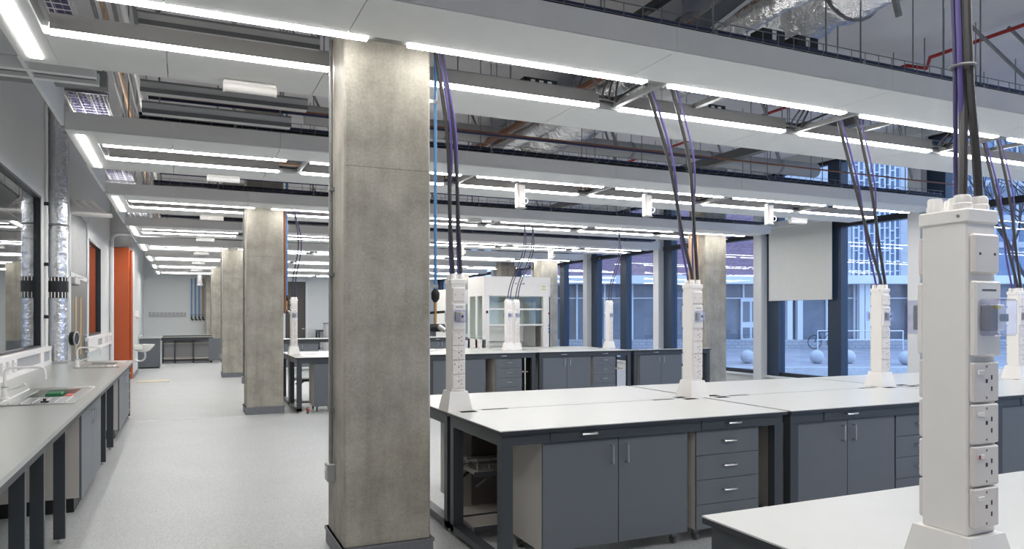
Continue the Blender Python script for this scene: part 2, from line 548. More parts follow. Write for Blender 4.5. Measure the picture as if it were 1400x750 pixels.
for k in range(5):
    column(0.974, 4.87 + 8.12 * k - (0.57 if k == 4 else 0), names[k], k < 4)
column(10.57, 13.04, 'concrete column beside the windows at the right end of the middle bench')
column(10.57, 21.16, 'concrete column near the windows, just right of the white fume cupboard')
column(10.57, 29.28, 'furthest window-side concrete column, hidden behind the fume cupboard')

# ================================================================== CEILING RAFTS
ZC = 3.443
MODX = [-0.87] + [1.358 + 2.093 * k for k in range(5)]
def mod_end(i): return [1.085, 3.22, 5.31, 7.40, 9.49, 11.45][i]
SEAM = [-0.80, -0.10, 0.95, 3.04, 5.13, 7.22, 9.31, 11.64]
RNAMES = ['nearest', 'second', 'third', 'fourth', 'fifth', 'sixth', 'seventh', 'eighth']
def raft(i):
    y = 4.06 * i
    lab = ('white suspended ceiling raft with two strip light lines, %s from the camera' % RNAMES[i]) if i >= 0 else 'white suspended ceiling raft overhead, just in front of the nearest visible raft'
    t = thing('ceiling_raft', lab, 'ceiling raft', (5.3, y + 5.0, ZC), 'suspended ceiling rafts')
    near = i <= 3
    hascol = i >= 0 and i % 2 == 0
    for a, b in zip(SEAM[:-1], SEAM[1:]):
        part('ceiling_panel', MB().box(a + .003, b - .003, y + 4.06, y + 4.63, ZC, ZC + .02), M['panel'], t)
        bb = MB()
        cols = [(0.965, 1.58)] + ([(10.56, 11.18)] if i >= 2 else [])
        if hascol and any(a < c1 and b > c0 for c0, c1 in cols):
            bb.box(a + .003, b - .003, y + 5.515, y + 6.06, ZC, ZC + .02)
            x = a + .003
            for c0, c1 in cols:
                if a < c1 and b > c0:
                    if c0 > x: bb.box(x, c0, y + 5.43, y + 5.515, ZC, ZC + .02)
                    x = c1
            if x < b: bb.box(x, b - .003, y + 5.43, y + 5.515, ZC, ZC + .02)
        else:
            bb.box(a + .003, b - .003, y + 5.43, y + 6.06, ZC, ZC + .02)
        part('ceiling_panel', bb, M['panel'], t)
        a2 = -1.015 if a == SEAM[0] else a
        part('fascia_panel', MB().box(a2 + .0015, b - .0015, y + 4.045, y + 4.06, ZC + .004, ZC + .165), M['fascia'], t)
        part('rear_panel', MB().box(a2 + .0015, b - .0015, y + 6.06, y + 6.072, ZC, ZC + .15), M['fascia'], t)
    part('lip', MB().box(-1.015, 11.64, y + 4.042, y + 4.09, ZC - .004, ZC), M['panel'], t)
    part('top_sheet', MB().box(-1.015, 11.64, y + 4.06, y + 4.70, ZC + .155, ZC + .165).box(-1.015, 11.64, y + 5.52, y + 6.06, ZC + .105, ZC + .115), M['fascia'], t)
    # strip lights
    part('light_rail', MB().box(-0.80, 11.6, y + 4.635, y + 4.725, ZC + .012, ZC + .06), M['rail'], t)
    for k in range(6):
        a, b = MODX[k], mod_end(k)
        if k == 0: a = -0.76
        part('light_diffuser', MB().box(a, b, y + 4.645, y + 4.713, ZC - .006, ZC + .0125), M['lamp'], t)
        segs = [(a, b)]
        if hascol:
            for c0, c1 in [(0.965, 1.58)] + ([(10.56, 11.18)] if i >= 2 else []):
                out = []
                for p, q in segs:
                    if q <= c0 or p >= c1: out.append((p, q))
                    else:
                        if c0 - p > .1: out.append((p, c0))
                        if q - c1 > .1: out.append((c1, q))
                segs = out
        for p, q in segs:
            part('light_diffuser', MB().box(p, q, y + 5.354, y + 5.422, ZC - .006, ZC + .0125), M['lamp'], t)
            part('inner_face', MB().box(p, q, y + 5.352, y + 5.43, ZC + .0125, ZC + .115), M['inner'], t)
        if k < 5:
            g0, g1 = b, MODX[k + 1]
            if not (hascol and (k == 0 or (k == 4 and i >= 2))):
                part('recess_rail', MB().box(g0, g1, y + 5.42, y + 5.432, ZC, ZC + .05), M['rail'], t)
                part('cross_channel', MB().box(g1 - .05, g1 - .01, y + 4.70, y + 5.42, ZC + .02, ZC + .06), M['galv'], t)
                if near:
                    part('cross_channel', MB().box(g1 + .75, g1 + .80, y + 4.70, y + 5.36, ZC + .09, ZC + .13), M['galv'], t)
    # end light box on the left
    part('end_panel', MB().box(-1.015, -0.962, y + 4.06, y + 6.06, ZC, ZC + .02).box(-0.885, -0.80, y + 4.06, y + 6.06, ZC, ZC + .02).box(-.962, -.885, y + 4.06, y + 4.26, ZC, ZC + .02).box(-.962, -.885, y + 5.97, y + 6.06, ZC, ZC + .02), M['panel'], t)
    part('end_fascia', MB().box(-1.03, -1.015, y + 4.06, y + 6.06, ZC, ZC + .165), M['fascia'], t)
    part('end_light_diffuser', MB().box(-.96, -.887, y + 4.27, y + 5.96, ZC - .006, ZC + .012), M['lamp'], t)
    part('end_bracket', MB().box(-.80, -.76, y + 4.72, y + 5.34, ZC + .02, ZC + .10), M['rail'], t)
    # hangers up to the slab
    for x in (-0.5, 2.6, 5.7, 8.8, 11.3):
        for yy in (4.3, 5.8):
            part('hanger_rod', MB().tube([(x, y + yy, ZC + .11), (x, y + yy, 5.23)], 0.006, 5), M['galv'], t)
    return t
for i in range(-1, 8):
    raft(i)
# side boards that link the rafts along the corridor
for i in range(0, 4):
    y = 4.06 * i
    solo('link_board', MB().box(-1.06, -1.03, y + 6.08, y + 8.1, ZC + .03, ZC + .42), M['panel'],
         'white upright board joining the %s and %s ceiling rafts along their left ends' % (RNAMES[i], RNAMES[i + 1]), 'board', 'white link boards')
# emergency lights below the rear panel of each raft
for i in range(0, 7):
    y = 4.06 * i + 5.93
    x0, x1 = 0.28, 0.66
    t = thing('emergency_light', 'white tubular emergency light under the rear edge of the %s ceiling raft' % RNAMES[i], 'light fitting', (0.47, y, ZC), 'emergency lights')
    part('housing', MB().cbox(x0, x1, y - .042, y + .042, ZC - .035, ZC - .001, 0.008), M['white'], t)
    part('diffuser', MB().tube([(x0 + .01, y, ZC - .05), (x1 - .01, y, ZC - .05)], 0.036, 14), M['plate2'], t, smooth=True)
    part('end_cap', MB().tube([(x1 - .012, y, ZC - .05), (x1 + .004, y, ZC - .05)], 0.041, 14), M['white'], t, smooth=True)
    part('end_cap', MB().tube([(x0 - .004, y, ZC - .05), (x0 + .012, y, ZC - .05)], 0.041, 14), M['white'], t, smooth=True)
# one near the right windows
t = thing('emergency_light', 'white tubular emergency light below the second raft near the windows', 'light fitting', (10.2, 10.05, ZC), 'emergency lights')
part('housing', MB().cbox(10.0, 10.4, 9.95, 10.06, ZC - .05, ZC, 0.01), M['white'], t)
part('diffuser', MB().tube([(10.01, 10.0, ZC - .065), (10.39, 10.0, ZC - .065)], 0.047, 14), M['plate2'], t, smooth=True)
# hanging white gas-detector boxes with a ring
DET = [(4.33, 1, 'left'), (6.47, 1, 'middle'), (8.9, 1, 'right'), (6.45, 3, 'left'), (9.0, 3, 'right')]
for x, i, w_ in DET:
    y = 4.06 * i + 5.34
    t = thing('hanging_service_box', 'white hanging box with a ring under the %s raft, %s one there' % (RNAMES[i], w_), 'service box', (x, y, 3.18), 'white hanging service boxes')
    part('box', MB().cbox(x - .035, x + .065, y - .10, y - .012, 3.18, 3.50, 0.012), M['white'], t)
    part('side_channel', MB().cbox(x - .06, x - .042, y - .09, y - .012, 3.18, 3.52, 0.004), M['white'], t)
    part('ring', MB().torus((x + .05, y - .125, 3.27), (0, 1, 0), .04, .008, 18), M['plate2'], t, smooth=True)
    part('base', MB().cbox(x - .05, x + .07, y - .11, y - .005, 3.165, 3.185, 0.004), M['galv'], t)
    part('stem', MB().cyl(x, y - .05, 3.50, 3.62, .01, 8), M['steel'], t)
# round disc under the third raft
t = thing('ceiling_disc', 'round white disc fitting under the third ceiling raft', 'ceiling fitting', (4.92, 12.6, ZC))
part('disc', MB().lathe(4.92, 12.62, [(.10, ZC - .06), (.15, ZC - .045), (.15, ZC - .02), (.12, ZC - .004)], 24), M['white'], t, smooth=True)
part('rim', MB().torus((4.92, 12.62, ZC - .045), (0, 0, 1), .145, .008, 24), M['rail'], t, smooth=True)

# ================================================================== BENCHES
def handle_h(mb, x, y, z, w=.11, o=.032, r=.007):      # bar handle along X, front towards -Y
    return mb.tube([(x - w / 2, y, z), (x - w / 2, y - o, z), (x + w / 2, y - o, z), (x + w / 2, y, z)], r, 6)
def handle_v(mb, x, y, z, h=.12, o=.032, r=.007):
    return mb.tube([(x, y, z), (x, y - o, z), (x, y - o, z + h), (x, y, z + h)], r, 6)

def table(label, x0, x1, y0, y1, zt=.93, trays=(), shelf=None, group=None, grom=True, rear=False, name='lab_bench', shade_backing=False):
    """Table with charcoal frame; the working side faces -Y (or +Y when rear)."""
    t = thing(name, label, 'bench', ((x0 + x1) / 2, (y0 + y1) / 2, 0), group)
    part('worktop', MB().box(x0, x1, y0, y1, zt - .006, zt), M['top'], t)
    part('worktop_core', MB().box(x0 + .001, x1 - .001, y0 + .001, y1 - .001, zt - .028, zt - .006), M['edge'], t)
    zr0, zr1 = zt - .105, zt - .028
    s = .03
    fy = y1 - s if rear else y0 + s
    part('front_rail', MB().box(x0 + .02, x1 - .02, y0 + s, y0 + s + .05, zr0, zr1), M['frame'], t)
    part('back_rail', MB().box(x0 + .02, x1 - .02, y1 - s - .05, y1 - s, zr0, zr1), M['frame'], t)
    for xa in (x0 + .02, x1 - .10):
        part('end_rail', MB().box(xa, xa + .08, y0 + s + .05, y1 - s - .05, zr0, zr1), M['frame'], t)
        for ya in (y0 + s, y1 - s - .07):
            lg = part('leg', MB().box(xa, xa + .08, ya, ya + .07, .03, zr0), M['frame'], t)
            part('foot', MB().cyl(xa + .04, ya + .035, 0, .03, .018, 8), M['steel'], lg)
        part('bottom_rail', MB().box(xa, xa + .08, y0 + s, y1 - s, .035, .085), M['frame'], t)
    for x in trays:
        dr = part('apron_drawer', MB().box(x - .28, x + .28, y0 + s - .006, y0 + s, zr0 + .006, zr1 - .004), M['frame'], t)
        part('handle', handle_h(MB(), x, y0 + s - .006, (zr0 + zr1) / 2 + .01), M['steel'], dr)
    if shelf:
        a, b = shelf
        ya, yb = (y0 + .02, y0 + .30) if rear else (y1 - .30, y1 - .02)
        for z, nm in ((.50, 'shelf'), (.10, 'bottom_shelf')):
            sh = part(nm, MB().box(a, b, ya, yb, z, z + .018), M['carcass'], t)
            part('shelf_edge', MB().box(a - .002, b, ya - .003, ya, z - .012, z + .017), M['frame'], sh)
        part('shelf_bracket', MB().box(a + .01, b, ya + .02, ya + .04, .47, .50).tube([(a + .03, ya + .03, .40), (a + .14, ya + .03, .48)], .012, 6), M['frame'], t)
    if shade_backing:
        part('back_panel', MB().box(x0 + .02, x1 + .03, y0 + .64, y0 + .66, .06, zr0), M['dark'], t)  # dark sheet added to stand in for the shade of the open bays
        part('inner_shelf', MB().box(x1 - .45, x1 - .1, y0 + .2, y0 + .64, .55, .57), M['carcass'], t)
    if grom:
        yy = y1 - .10 if not rear else y0 + .02
        for xa in (x0 + .09, x1 - .22):
            part('cable_grommet', MB().box(xa, xa + .13, yy, yy + .08, zt - .004, zt + .0008), M['hole'], t)
        yy = y1 - .022 if not rear else y0 + .002
        for xa in (x0 + .29, x1 - .51):
            part('cable_slot', MB().box(xa, xa + .22, yy, yy + (.02 if not rear else .008), zt - .004, zt + .0008), M['hole'], t)
    return t

def two_door(label, x0, x1, y0, depth=.56, z0=.10, z1=.82, group=None, handles=True, rot=False):
    t = thing('two_door_cabinet', label, 'cabinet', ((x0 + x1) / 2, y0 + depth / 2, 0), group)
    part('carcass', MB().box(x0, x1, y0 + .02, y0 + depth, z0, z1), M['carcass'], t)
    xm = (x0 + x1) / 2
    for a, b, hx in ((x0, xm - .0015, xm - .06), (xm + .0015, x1, xm + .06)):
        dd = part('door', MB().cbox(a + .001, b - .001, y0, y0 + .018, z0, z1 - .002, .0015), M['door'], t)
        if handles:
            part('handle', handle_v(MB(), hx, y0, z1 - .165), M['steel'], dd)
    for xx in (x0 + .06, x1 - .06):
        for yy in (y0 + .09, y0 + depth - .07):
            cs = part('castor', MB().box(xx - .02, xx + .02, yy - .02, yy + .02, .055, z0), M['galv'], t)
            part('wheel', MB().tube([(xx - .012, yy, .032), (xx + .012, yy, .032)], .032, 12), M['rubber'], cs, smooth=True)
    return t

def drawers(label, x0, x1, y0, depth=.56, z0=.10, z1=.82, n=4, group=None):
    t = thing('drawer_unit', label, 'drawer unit', ((x0 + x1) / 2, y0 + depth / 2, 0), group)
    part('carcass', MB().box(x0, x1, y0 + .02, y0 + depth, z0, z1), M['carcass'], t)
    h = (z1 - z0) / n
    for k in range(n):
        a = z0 + h * k
        dd = part('drawer', MB().cbox(x0 + .001, x1 - .001, y0, y0 + .018, a + .0015, a + h - .0015, .0015), M['door'], t)
        part('handle', handle_h(MB(), (x0 + x1) / 2, y0, a + h * .55), M['steel'], dd)
    for xx in (x0 + .06, x1 - .06):
        for yy in (y0 + .09, y0 + depth - .07):
            cs = part('castor', MB().box(xx - .02, xx + .02, yy - .02, yy + .02, .055, z0), M['galv'], t)
            part('wheel', MB().tube([(xx - .012, yy, .032), (xx + .012, yy, .032)], .032, 12), M['rubber'], cs, smooth=True)
    return t

# ---- front bench (two rows back to back), beside the nearest column
FX = [(1.83, 4.225), (4.265, 6.72), (6.76, 9.20), (9.24, 11.4)]
for k, (a, b) in enumerate(FX):
    table('white topped lab table, front row of the front bench, %s from the nearest column' % ORD[k], a, b, 4.243, 5.28,
          trays=(a + .65, a + 1.88) if k < 3 else (a + .6,), shelf=(a + .11, a + .95) if k == 0 else None, group='front bench tables')
    table('white topped lab table, rear row of the front bench, %s from the nearest column' % ORD[k], a, b, 5.292, 6.458,
          shelf=(a + .11, a + .95) if k == 0 else None, group='front bench tables', rear=True)
G = 'cupboards and drawers under the front bench'
for k, (a, b) in enumerate(FX[:3]):
    o = .327 if k == 0 else .11
    two_door('slate two-door cabinet under the front bench, %s from the nearest column' % ORD[k], a + o, a + o + (1.17 if k == 0 else 1.10), 4.30, group=G)
    o2 = 1.576 if k == 0 else 1.225
    drawers('slate four-drawer unit under the front bench, %s from the nearest column' % ORD[k], a + o2, a + o2 + .585, 4.30, group=G)
# rear row units, seen from behind through the open end
t = thing('mobile_pedestal', 'pale mobile pedestal on castors seen through the open end of the front bench', 'cabinet', (2.42, 5.8, 0))
part('carcass', MB().box(2.06, 2.65, 5.56, 6.1, .12, .78), M['carcass'], t)
part('rear_panel', MB().box(2.14, 2.64, 5.545, 5.56, .13, .77), M['brown'], t)
for xx in (2.1, 2.6):
    for yy in (5.62, 6.04):
        c_ = part('castor', MB().box(xx - .02, xx + .02, yy - .02, yy + .02, .06, .12), M['black'], t)
        part('wheel', MB().tube([(xx - .012, yy, .035), (xx + .012, yy, .035)], .035, 12), M['rubber'], c_, smooth=True)
two_door('slate cabinet in the rear row of the front bench, seen from behind', 4.5, 5.6, 5.75, group=G)
# wire rack on the middle shelf
t = thing('wire_rack', 'steel wire rack lying on the shelf at the open end of the front bench', 'rack', (2.2, 5.2, .518))
for z in (.524, .565):
    part('rim', MB().tube([(1.97, 5.0, z), (2.55, 5.0, z), (2.55, 5.24, z), (1.97, 5.24, z), (1.97, 5.0, z)], .005, 5), M['steel'], t)
for k in range(6):
    part('cross_wire', MB().tube([(1.97, 5.03 + .036 * k, .524), (2.55, 5.03 + .036 * k, .524)], .0035, 5), M['steel'], t)
for k in range(7):
    x = 1.97 + .0966 * k
    part('upright_wire', MB().tube([(x, 5.0, .565), (x, 5.0, .524), (x, 5.24, .524), (x, 5.24, .565)], .0035, 5), M['steel'], t)

# ---- near bench, cut off at the lower right
NX = [(1.731, 4.2), (4.24, 6.7)]
for k, (a, b) in enumerate(NX):
    table('white topped lab table in the lower right corner, rear row, %s from its open end' % ORD[k], a, b, 1.25, 2.154, group='near bench tables', rear=True, grom=False)
table('white topped lab table in the lower right corner, front row at its open end', 1.731, 4.2, .35, 1.24, group='near bench tables', grom=False)
t = thing('end_cabinet', 'dark cabinet end under the white table in the lower right corner', 'cabinet', (2.3, 1.7, 0))
part('carcass', MB().box(1.88, 2.9, 1.36, 2.03, .10, .82), M['grey_door'], t)
part('plinth', MB().box(1.9, 2.88, 1.38, 2.0, 0, .10), M['black'], t)

# ---- middle bench
MX = [(1.75, 4.05), (4.09, 6.30), (6.345, 8.50), (8.54, 10.62)]
for k, (a, b) in enumerate(MX):
    table('white topped lab table, front row of the middle bench, %s from the corridor' % ORD[k], a, b if k < 3 else 10.55, 12.8, 13.85 if k < 3 else 13.02, .95,
          trays=((a + .55, a + 1.5) if k else (a + 1.5,)), shelf=(a + .11, a + .36) if k == 0 else None, group='middle bench tables', shade_backing=k in (1, 2))
    if k < 3:
        table('white topped lab table, rear row of the middle bench, %s from the corridor' % ORD[k], a, b, 13.86, 15.0, .95, shelf=(a + .11, a + .26) if k == 0 else None, group='middle bench tables', rear=True)
G = 'cupboards and drawers under the middle bench'
two_door('slate two-door cabinet under the middle bench, partly behind the nearest column', 2.06, 3.3, 12.86, group=G, z1=.84)
two_door('slate two-door cabinet under the middle bench, behind the leftmost tower of the front bench', 4.15, 5.24, 12.86, group=G, z1=.84, handles=False)
drawers('slate drawer unit under the middle bench, left one of two', 5.45, 6.0, 12.86, group=G, z1=.84)
two_door('slate two-door cabinet under the middle bench, between the two drawer units', 6.45, 7.54, 12.86, group=G, z1=.84)
drawers('slate drawer unit under the middle bench, right one of two', 7.60, 8.13, 12.86, group=G, z1=.84)
two_door('slate two-door cabinet under the middle bench, nearest the windows', 8.72, 9.8, 12.86, .15, group=G, z1=.84)
# red castors at the corridor end of the middle bench
for x, y, w_ in ((1.93, 12.72, 'front'), (2.35, 13.1, 'inner')):
    t = thing('brake_castor', 'red braked castor standing at the %s foot of the middle bench' % w_, 'castor', (x, y, 0), 'red castors')
    part('wheel', MB().tube([(x - .014, y, .045), (x + .014, y, .045)], .045, 14), M['rubber'], t, smooth=True)
    part('fork', MB().box(x - .022, x - .016, y - .03, y + .03, .04, .11).box(x + .016, x + .022, y - .03, y + .03, .04, .11).box(x - .022, x + .022, y - .03, y + .03, .105, .115), M['galv'], t)
    part('brake_pedal', MB().cbox(x - .02, x + .02, y - .09, y - .03, .05, .09, .005), M['red'], t)

# ---- far bench in front of the far door
RX = [(2.6, 4.8), (4.84, 7.04), (7.08, 9.3)]
for k, (a, b) in enumerate(RX):
    table('white topped lab table of the far bench, %s from the corridor' % ORD[k], a, b, 22.9, 24.0, .95, trays=(a + .55, a + 1.55), group='far bench tables', grom=False)
    two_door('slate cabinet under the far bench, %s from the corridor' % ORD[k], a + .12, a + 1.2, 22.97, .5, group='far bench cabinets', z1=.84)
for k in range(4):
    table('white topped table against the far wall, %s from the tall door' % ORD[k], 6.0 + 1.6 * k, 7.58 + 1.6 * k, 36.3, 37.2, .98, group='wall bench tables', grom=False)
t = thing('grey_cabinet', 'grey box cabinet standing on the floor near the tall far door', 'cabinet', (6.0, 32.0, 0))
part('carcass', MB().box(5.55, 6.5, 31.6, 32.2, 0, 1.32), M['grey_plate'], t)
part('lid', MB().box(5.53, 6.52, 31.58, 32.22, 1.32, 1.36), M['door'], t)

# ================================================================== SOCKET TOWERS
def tower_proto(label):
    t = thing('socket_tower', label, 'socket tower', (0, 0, 0), 'white socket towers')
    wx, wy = .0575, .065
    part('plinth', MB().frustum(-.10, .10, -.115, .115, 0, -.072, .072, -.082, .082, .15), M['white'], t)
    part('body', MB().cbox(-wx, wx, -wy, wy, .15, .98, .004), M['white'], t)
    c = part('cap', MB().cbox(-wx - .006, wx + .006, -wy - .006, wy + .006, .975, 1.013, .004), M['white'], t)
    for x, y, r in ((-.034, -.036, .022), (.034, -.036, .022), (.0, .005, .020), (-.034, .042, .019), (.034, .042, .019)):
        part('cable_gland', MB().lathe(x, y, [(r * 1.1, 1.013), (r * 1.1, 1.028), (r, 1.031), (r, 1.046), (r * .85, 1.052)], 14), M['white'], t, smooth=True)
    part('cap_screw', MB().tube([(-wx - .006, -.045, .994), (-wx - .009, -.045, .994)], .004, 8), M['galv'], c)
    for s in (-1, 1):
        def bx(x0, x1, d0, d1, z0, z1, r=0):
            a, b = sorted((s * (wy + d0), s * (wy + d1)))
            return MB().cbox(x0, x1, a, b, z0, z1, r) if r else MB().box(x0, x1, a, b, z0, z1)
        pl = part('blank_plate', bx(-.052, .052, 0, .016, .841, .946, .005), M['plate'], t)
        part('screw', bx(-.033, -.027, .016, .0175, .89, .896), M['black'], pl)
        part('screw', bx(.027, .033, .016, .0175, .89, .896), M['black'], pl)
        br = part('breaker_unit', bx(-.052, .052, 0, .02, .623, .822, .005), M['plate2'], t)
        part('maker_mark', bx(-.028, .03, .02, .0205, .795, .800), M['text'], br)
        part('breaker', bx(-.035, .0, .02, .045, .690, .760, .003), M['grey_plate'], br)
        part('breaker', bx(.003, .036, .02, .040, .690, .760, .003), M['plate'], br)
        part('toggle', bx(.012, .022, .04, .058, .715, .735, .002), M['black'], br)
        part('yellow_tab', bx(-.018, .006, .045, .0465, .748, .757), M['yellow'], br)
        part('clear_cover', bx(-.046, .046, .02, .068, .678, .774, .006), M['clear'], br)
        for k in range(4):
            z0 = .503 - .1105 * k
            so = part('socket_outlet', bx(-.052, .052, 0, .014, z0, z0 + .105, .004), M['plate'], t)
            part('switch', bx(-.036, -.012, .014, .018, z0 + .072, z0 + .084, .001), M['plate2'], so)
            part('pin_hole', bx(-.004, .004, .014, .0146, z0 + .050, z0 + .060), M['black'], so)
            part('pin_hole', bx(.018, .023, .014, .0146, z0 + .058, z0 + .070) if s < 0 else bx(-.023, -.018, .014, .0146, z0 + .058, z0 + .07), M['black'], so)
            part('pin_hole', bx(.018, .023, .014, .0146, z0 + .028, z0 + .040) if s < 0 else bx(-.023, -.018, .014, .0146, z0 + .028, z0 + .04), M['black'], so)
            part('screw', bx(-.003, .003, .014, .0146, z0 + .090, z0 + .096), M['galv'], so)
            part('screw', bx(-.003, .003, .014, .0146, z0 + .008, z0 + .014), M['galv'], so)
            if k == 2 and s < 0:
                part('red_mark', bx(-.037, -.030, .0175, .0186, z0 + .073, z0 + .083), M['red'], so)
    return t
TW = [(1.935, 1.325, .93, 'white socket tower at the lower right, nearest to the camera'),
      (1.935, 5.37, .93, 'white socket tower at the column end of the front bench'),
      (4.21, 5.37, .93, 'white socket tower at the second joint of the front bench'),
      (6.62, 5.37, .93, 'white socket tower on the front bench before the window with the pale screen facade'),
      (8.87, 5.37, .93, 'white socket tower on the front bench partly behind the nearest tower'),
      (1.86, 13.9, .95, 'white socket tower at the corridor end of the middle bench'),
      (6.17, 13.9, .95, 'white socket tower in front of the fume cupboard, left of a close pair'),
      (6.40, 14.02, .95, 'white socket tower in front of the fume cupboard, right of a close pair'),
      (8.62, 13.9, .95, 'white socket tower on the middle bench before the dark window frames'),
      (8.35, 23.4, .95, 'small white socket tower on the far bench, left of the fume cupboard'),
      (4.7, 23.4, .95, 'white socket tower on the far bench, half hidden by the nearest column')]
T0 = tower_proto(TW[0][3])
T0.location = TW[0][:3]
for x, y, z, lb in TW[1:]:
    put_copy(T0, (x, y, z), lb)

# cables from the rafts down to the towers
def cable(label, pts, r, m, tie=None):
    o = solo('tower_cable', MB().tube(bez(pts, 12), r, 8), m, label, 'cable', 'cables dropping to the socket towers', smooth=True)
    return o
CB = [('the tower at the column end of the front bench', (1.66, 5.05), 1.935, 5.37, 1.98, .10),
      ('the tower at the second joint of the front bench', (3.45, 5.05), 4.21, 5.37, 1.98, .17),
      ('the tower before the pale screen facade', (5.60, 5.05), 6.62, 5.37, 1.98, .10),
      ('the tower behind the nearest tower', (7.72, 5.05), 8.87, 5.37, 1.98, .12)]
for nm, (sx, sy), tx, ty, tz, bul in CB:
    for j, (dx, m_, r, kd) in enumerate(((-.032, 'cable', .015, 'left black'), (.03, 'cable', .015, 'right black'), (.0, 'purple', .010, 'purple'), (.036, 'purple', .008, 'thin dark purple'))):
        fx = (0.02, .28, 0.06, .33)[j] if 'column' not in nm else (0.0, .04, .03, .05)[j]
        ex, ey = tx + (-.032, .03, -.03, .032)[j], ty + (-.03, -.03, .035, .035)[j]
        mid1 = (sx + fx + (ex - sx - fx) * .30 + bul * .55, sy + (ey - sy) * .3 - .02 * j, 3.55 - (3.55 - tz) * .36)
        mid2 = (sx + fx + (ex - sx - fx) * .72 + bul * .25 * (1 if j % 2 else .6), sy + (ey - sy) * .7, 3.55 - (3.55 - tz) * .74)
        cable('%s cable to %s' % (kd, nm), [(sx + fx, sy, 3.62), mid1, mid2, (ex, ey, tz + .05), (ex, ey, tz - .01)], r, M[m_])
nm = 'the nearest tower, lower right'
for j, (m_, r, kd, dx, dy, sr, sd) in enumerate((('cable', .0115, 'thick left black', -.034, -.036, .006, .012), ('cable', .0115, 'thick right black', .034, -.036, .019, 0),
                                      ('purpled', .006, 'dark purple', 0, .005, -.013, -.004), ('purple', .0065, 'bright purple', .012, -.01, -.002, -.016))):
    ex, ey = 1.935 + dx, 1.325 + dy
    # sr: offset across the bundle, sd: offset along the corridor-to-window diagonal
    tx_, ty_ = 1.928 + .56 * sr + .83 * sd, 1.312 - .83 * sr + .56 * sd
    cable('%s cable rising from %s' % (kd, nm), [(ex, ey, 1.97), (ex + (tx_ - ex) * .25, ey + (ty_ - ey) * .2, 2.08), (tx_, ty_, 2.34), (tx_ - .006, ty_, 2.75), (tx_ - .02, ty_ - .06, 3.56)], r, M[m_])
solo('cable_tie', MB().torus((1.931, 1.308, 2.335), (0, 0, 1), .03, .004, 18), M['galv'], 'thin tie round the cables above the nearest tower', 'cable tie', smooth=True)
for nm, sx, sy, tx, ty in (('the tower at the corridor end of the middle bench', 1.72, 13.0, 1.86, 13.9), ('the left tower of the pair by the fume cupboard', 6.12, 13.0, 6.17, 13.9),
                           ('the right tower of the pair by the fume cupboard', 6.3, 13.0, 6.40, 14.02), ('the tower before the dark window frames', 8.35, 13.1, 8.62, 13.9),
                           ('the small tower on the far bench', 7.75, 21.0, 8.35, 23.4)):
    for j in range(2):
        dx = (-.03, .03)[j]
        cable('%s cable to %s' % (('black', 'purplish')[j], nm), [(sx, sy, 3.58), (sx + (tx - sx) * .3 + .10 + .05 * j, sy + (ty - sy) * .35, 2.95), (sx + (tx - sx) * .75 + .05 * j, sy + (ty - sy) * .8, 2.35), (tx + dx, ty - .03, 2.0), (tx + dx, ty - .03, 1.98)], .010, M[('cable', 'purpled')[j]])

# ================================================================== SINK BENCH ON THE LEFT
ZT = .93
t = thing('sink_bench', 'long grey-topped sink bench along the left wall', 'bench', (-1.3, 7.0, 0))
wt = MB()
Y = [0.5, 7.10, 8.45, 11.78, 13.02, 13.55]
holes = [(-1.30, -.90), (-1.30, -.90)]
for a, b in ((Y[0], Y[1]), (Y[2], Y[3]), (Y[4], Y[5])):
    wt.box(-1.878, -.737, a, b, ZT - .03, ZT)
for a, b in ((Y[1], Y[2]), (Y[3], Y[4])):
    wt.box(-1.878, -1.30, a, b, ZT - .03, ZT).box(-.90, -.737, a, b, ZT - .03, ZT)
part('worktop', wt, M['topgrey'], t)
part('splash_seal', MB().box(-1.878, -1.865, 0.5, 12.93, ZT, ZT + .02), M['edge'], t)
part('front_rail', MB().box(-.80, -.76, .5, 13.5, ZT - .09, ZT - .03), M['edge'], t)
for y in (1.2, 2.6, 4.72, 5.32, 6.22, 9.3, 10.3, 13.42):
    lg = part('leg', MB().box(-.86, -.785, y, y + .05, .03, ZT - .03), M['frame'], t)
    part('foot', MB().cyl(-.82, y + .025, 0, .03, .018, 8), M['steel'], lg)
    part('back_leg', MB().box(-1.80, -1.74, y, y + .05, 0, ZT - .03), M['frame'], t)
def side_unit(label, y0, y1, doors=1):
    t = thing('base_cabinet', label, 'cabinet', (-1.1, (y0 + y1) / 2, 0), 'cabinets under the sink bench')
    part('carcass', MB().box(-1.84, -.80, y0, y1, .12, .835), M['carcass'], t)
    part('plinth', MB().box(-1.84, -.84, y0 + .01, y1 - .01, 0, .12), M['black'], t)
    n = doors
    for k in range(n):
        a = y0 + (y1 - y0) * k / n; b = y0 + (y1 - y0) * (k + 1) / n
        dd = part('door', MB().cbox(-.80, -.782, a + .002, b - .002, .10, .835, .0015), M['door'], t)
        hy = b - .08 if k == 0 else a + .08
        part('handle', MB().tube([(-.782, hy, .66), (-.75, hy, .66), (-.75, hy, .78), (-.782, hy, .78)], .006, 6), M['steel'], dd)
    return t
side_unit('slate-doored cabinet under the sink bench below the nearer sink', 7.15, 8.75, 2)
side_unit('slate-doored cabinet under the sink bench below the farther sink', 11.2, 13.25, 2)
side_unit('cabinet under the sink bench at the left edge of the photo', 1.4, 2.5, 2)
t = thing('drawer_unit', 'narrow drawer unit closing the far end of the sink bench', 'drawer unit', (-1.1, 13.4, 0))
part('carcass', MB().box(-1.5, -.80, 13.27, 13.41, .05, .83), M['frame'], t)
for k in range(5):
    part('knob', MB().cbox(-.80, -.77, 13.30, 13.36, .12 + .15 * k, .15 + .15 * k, .004), M['steel'], t)

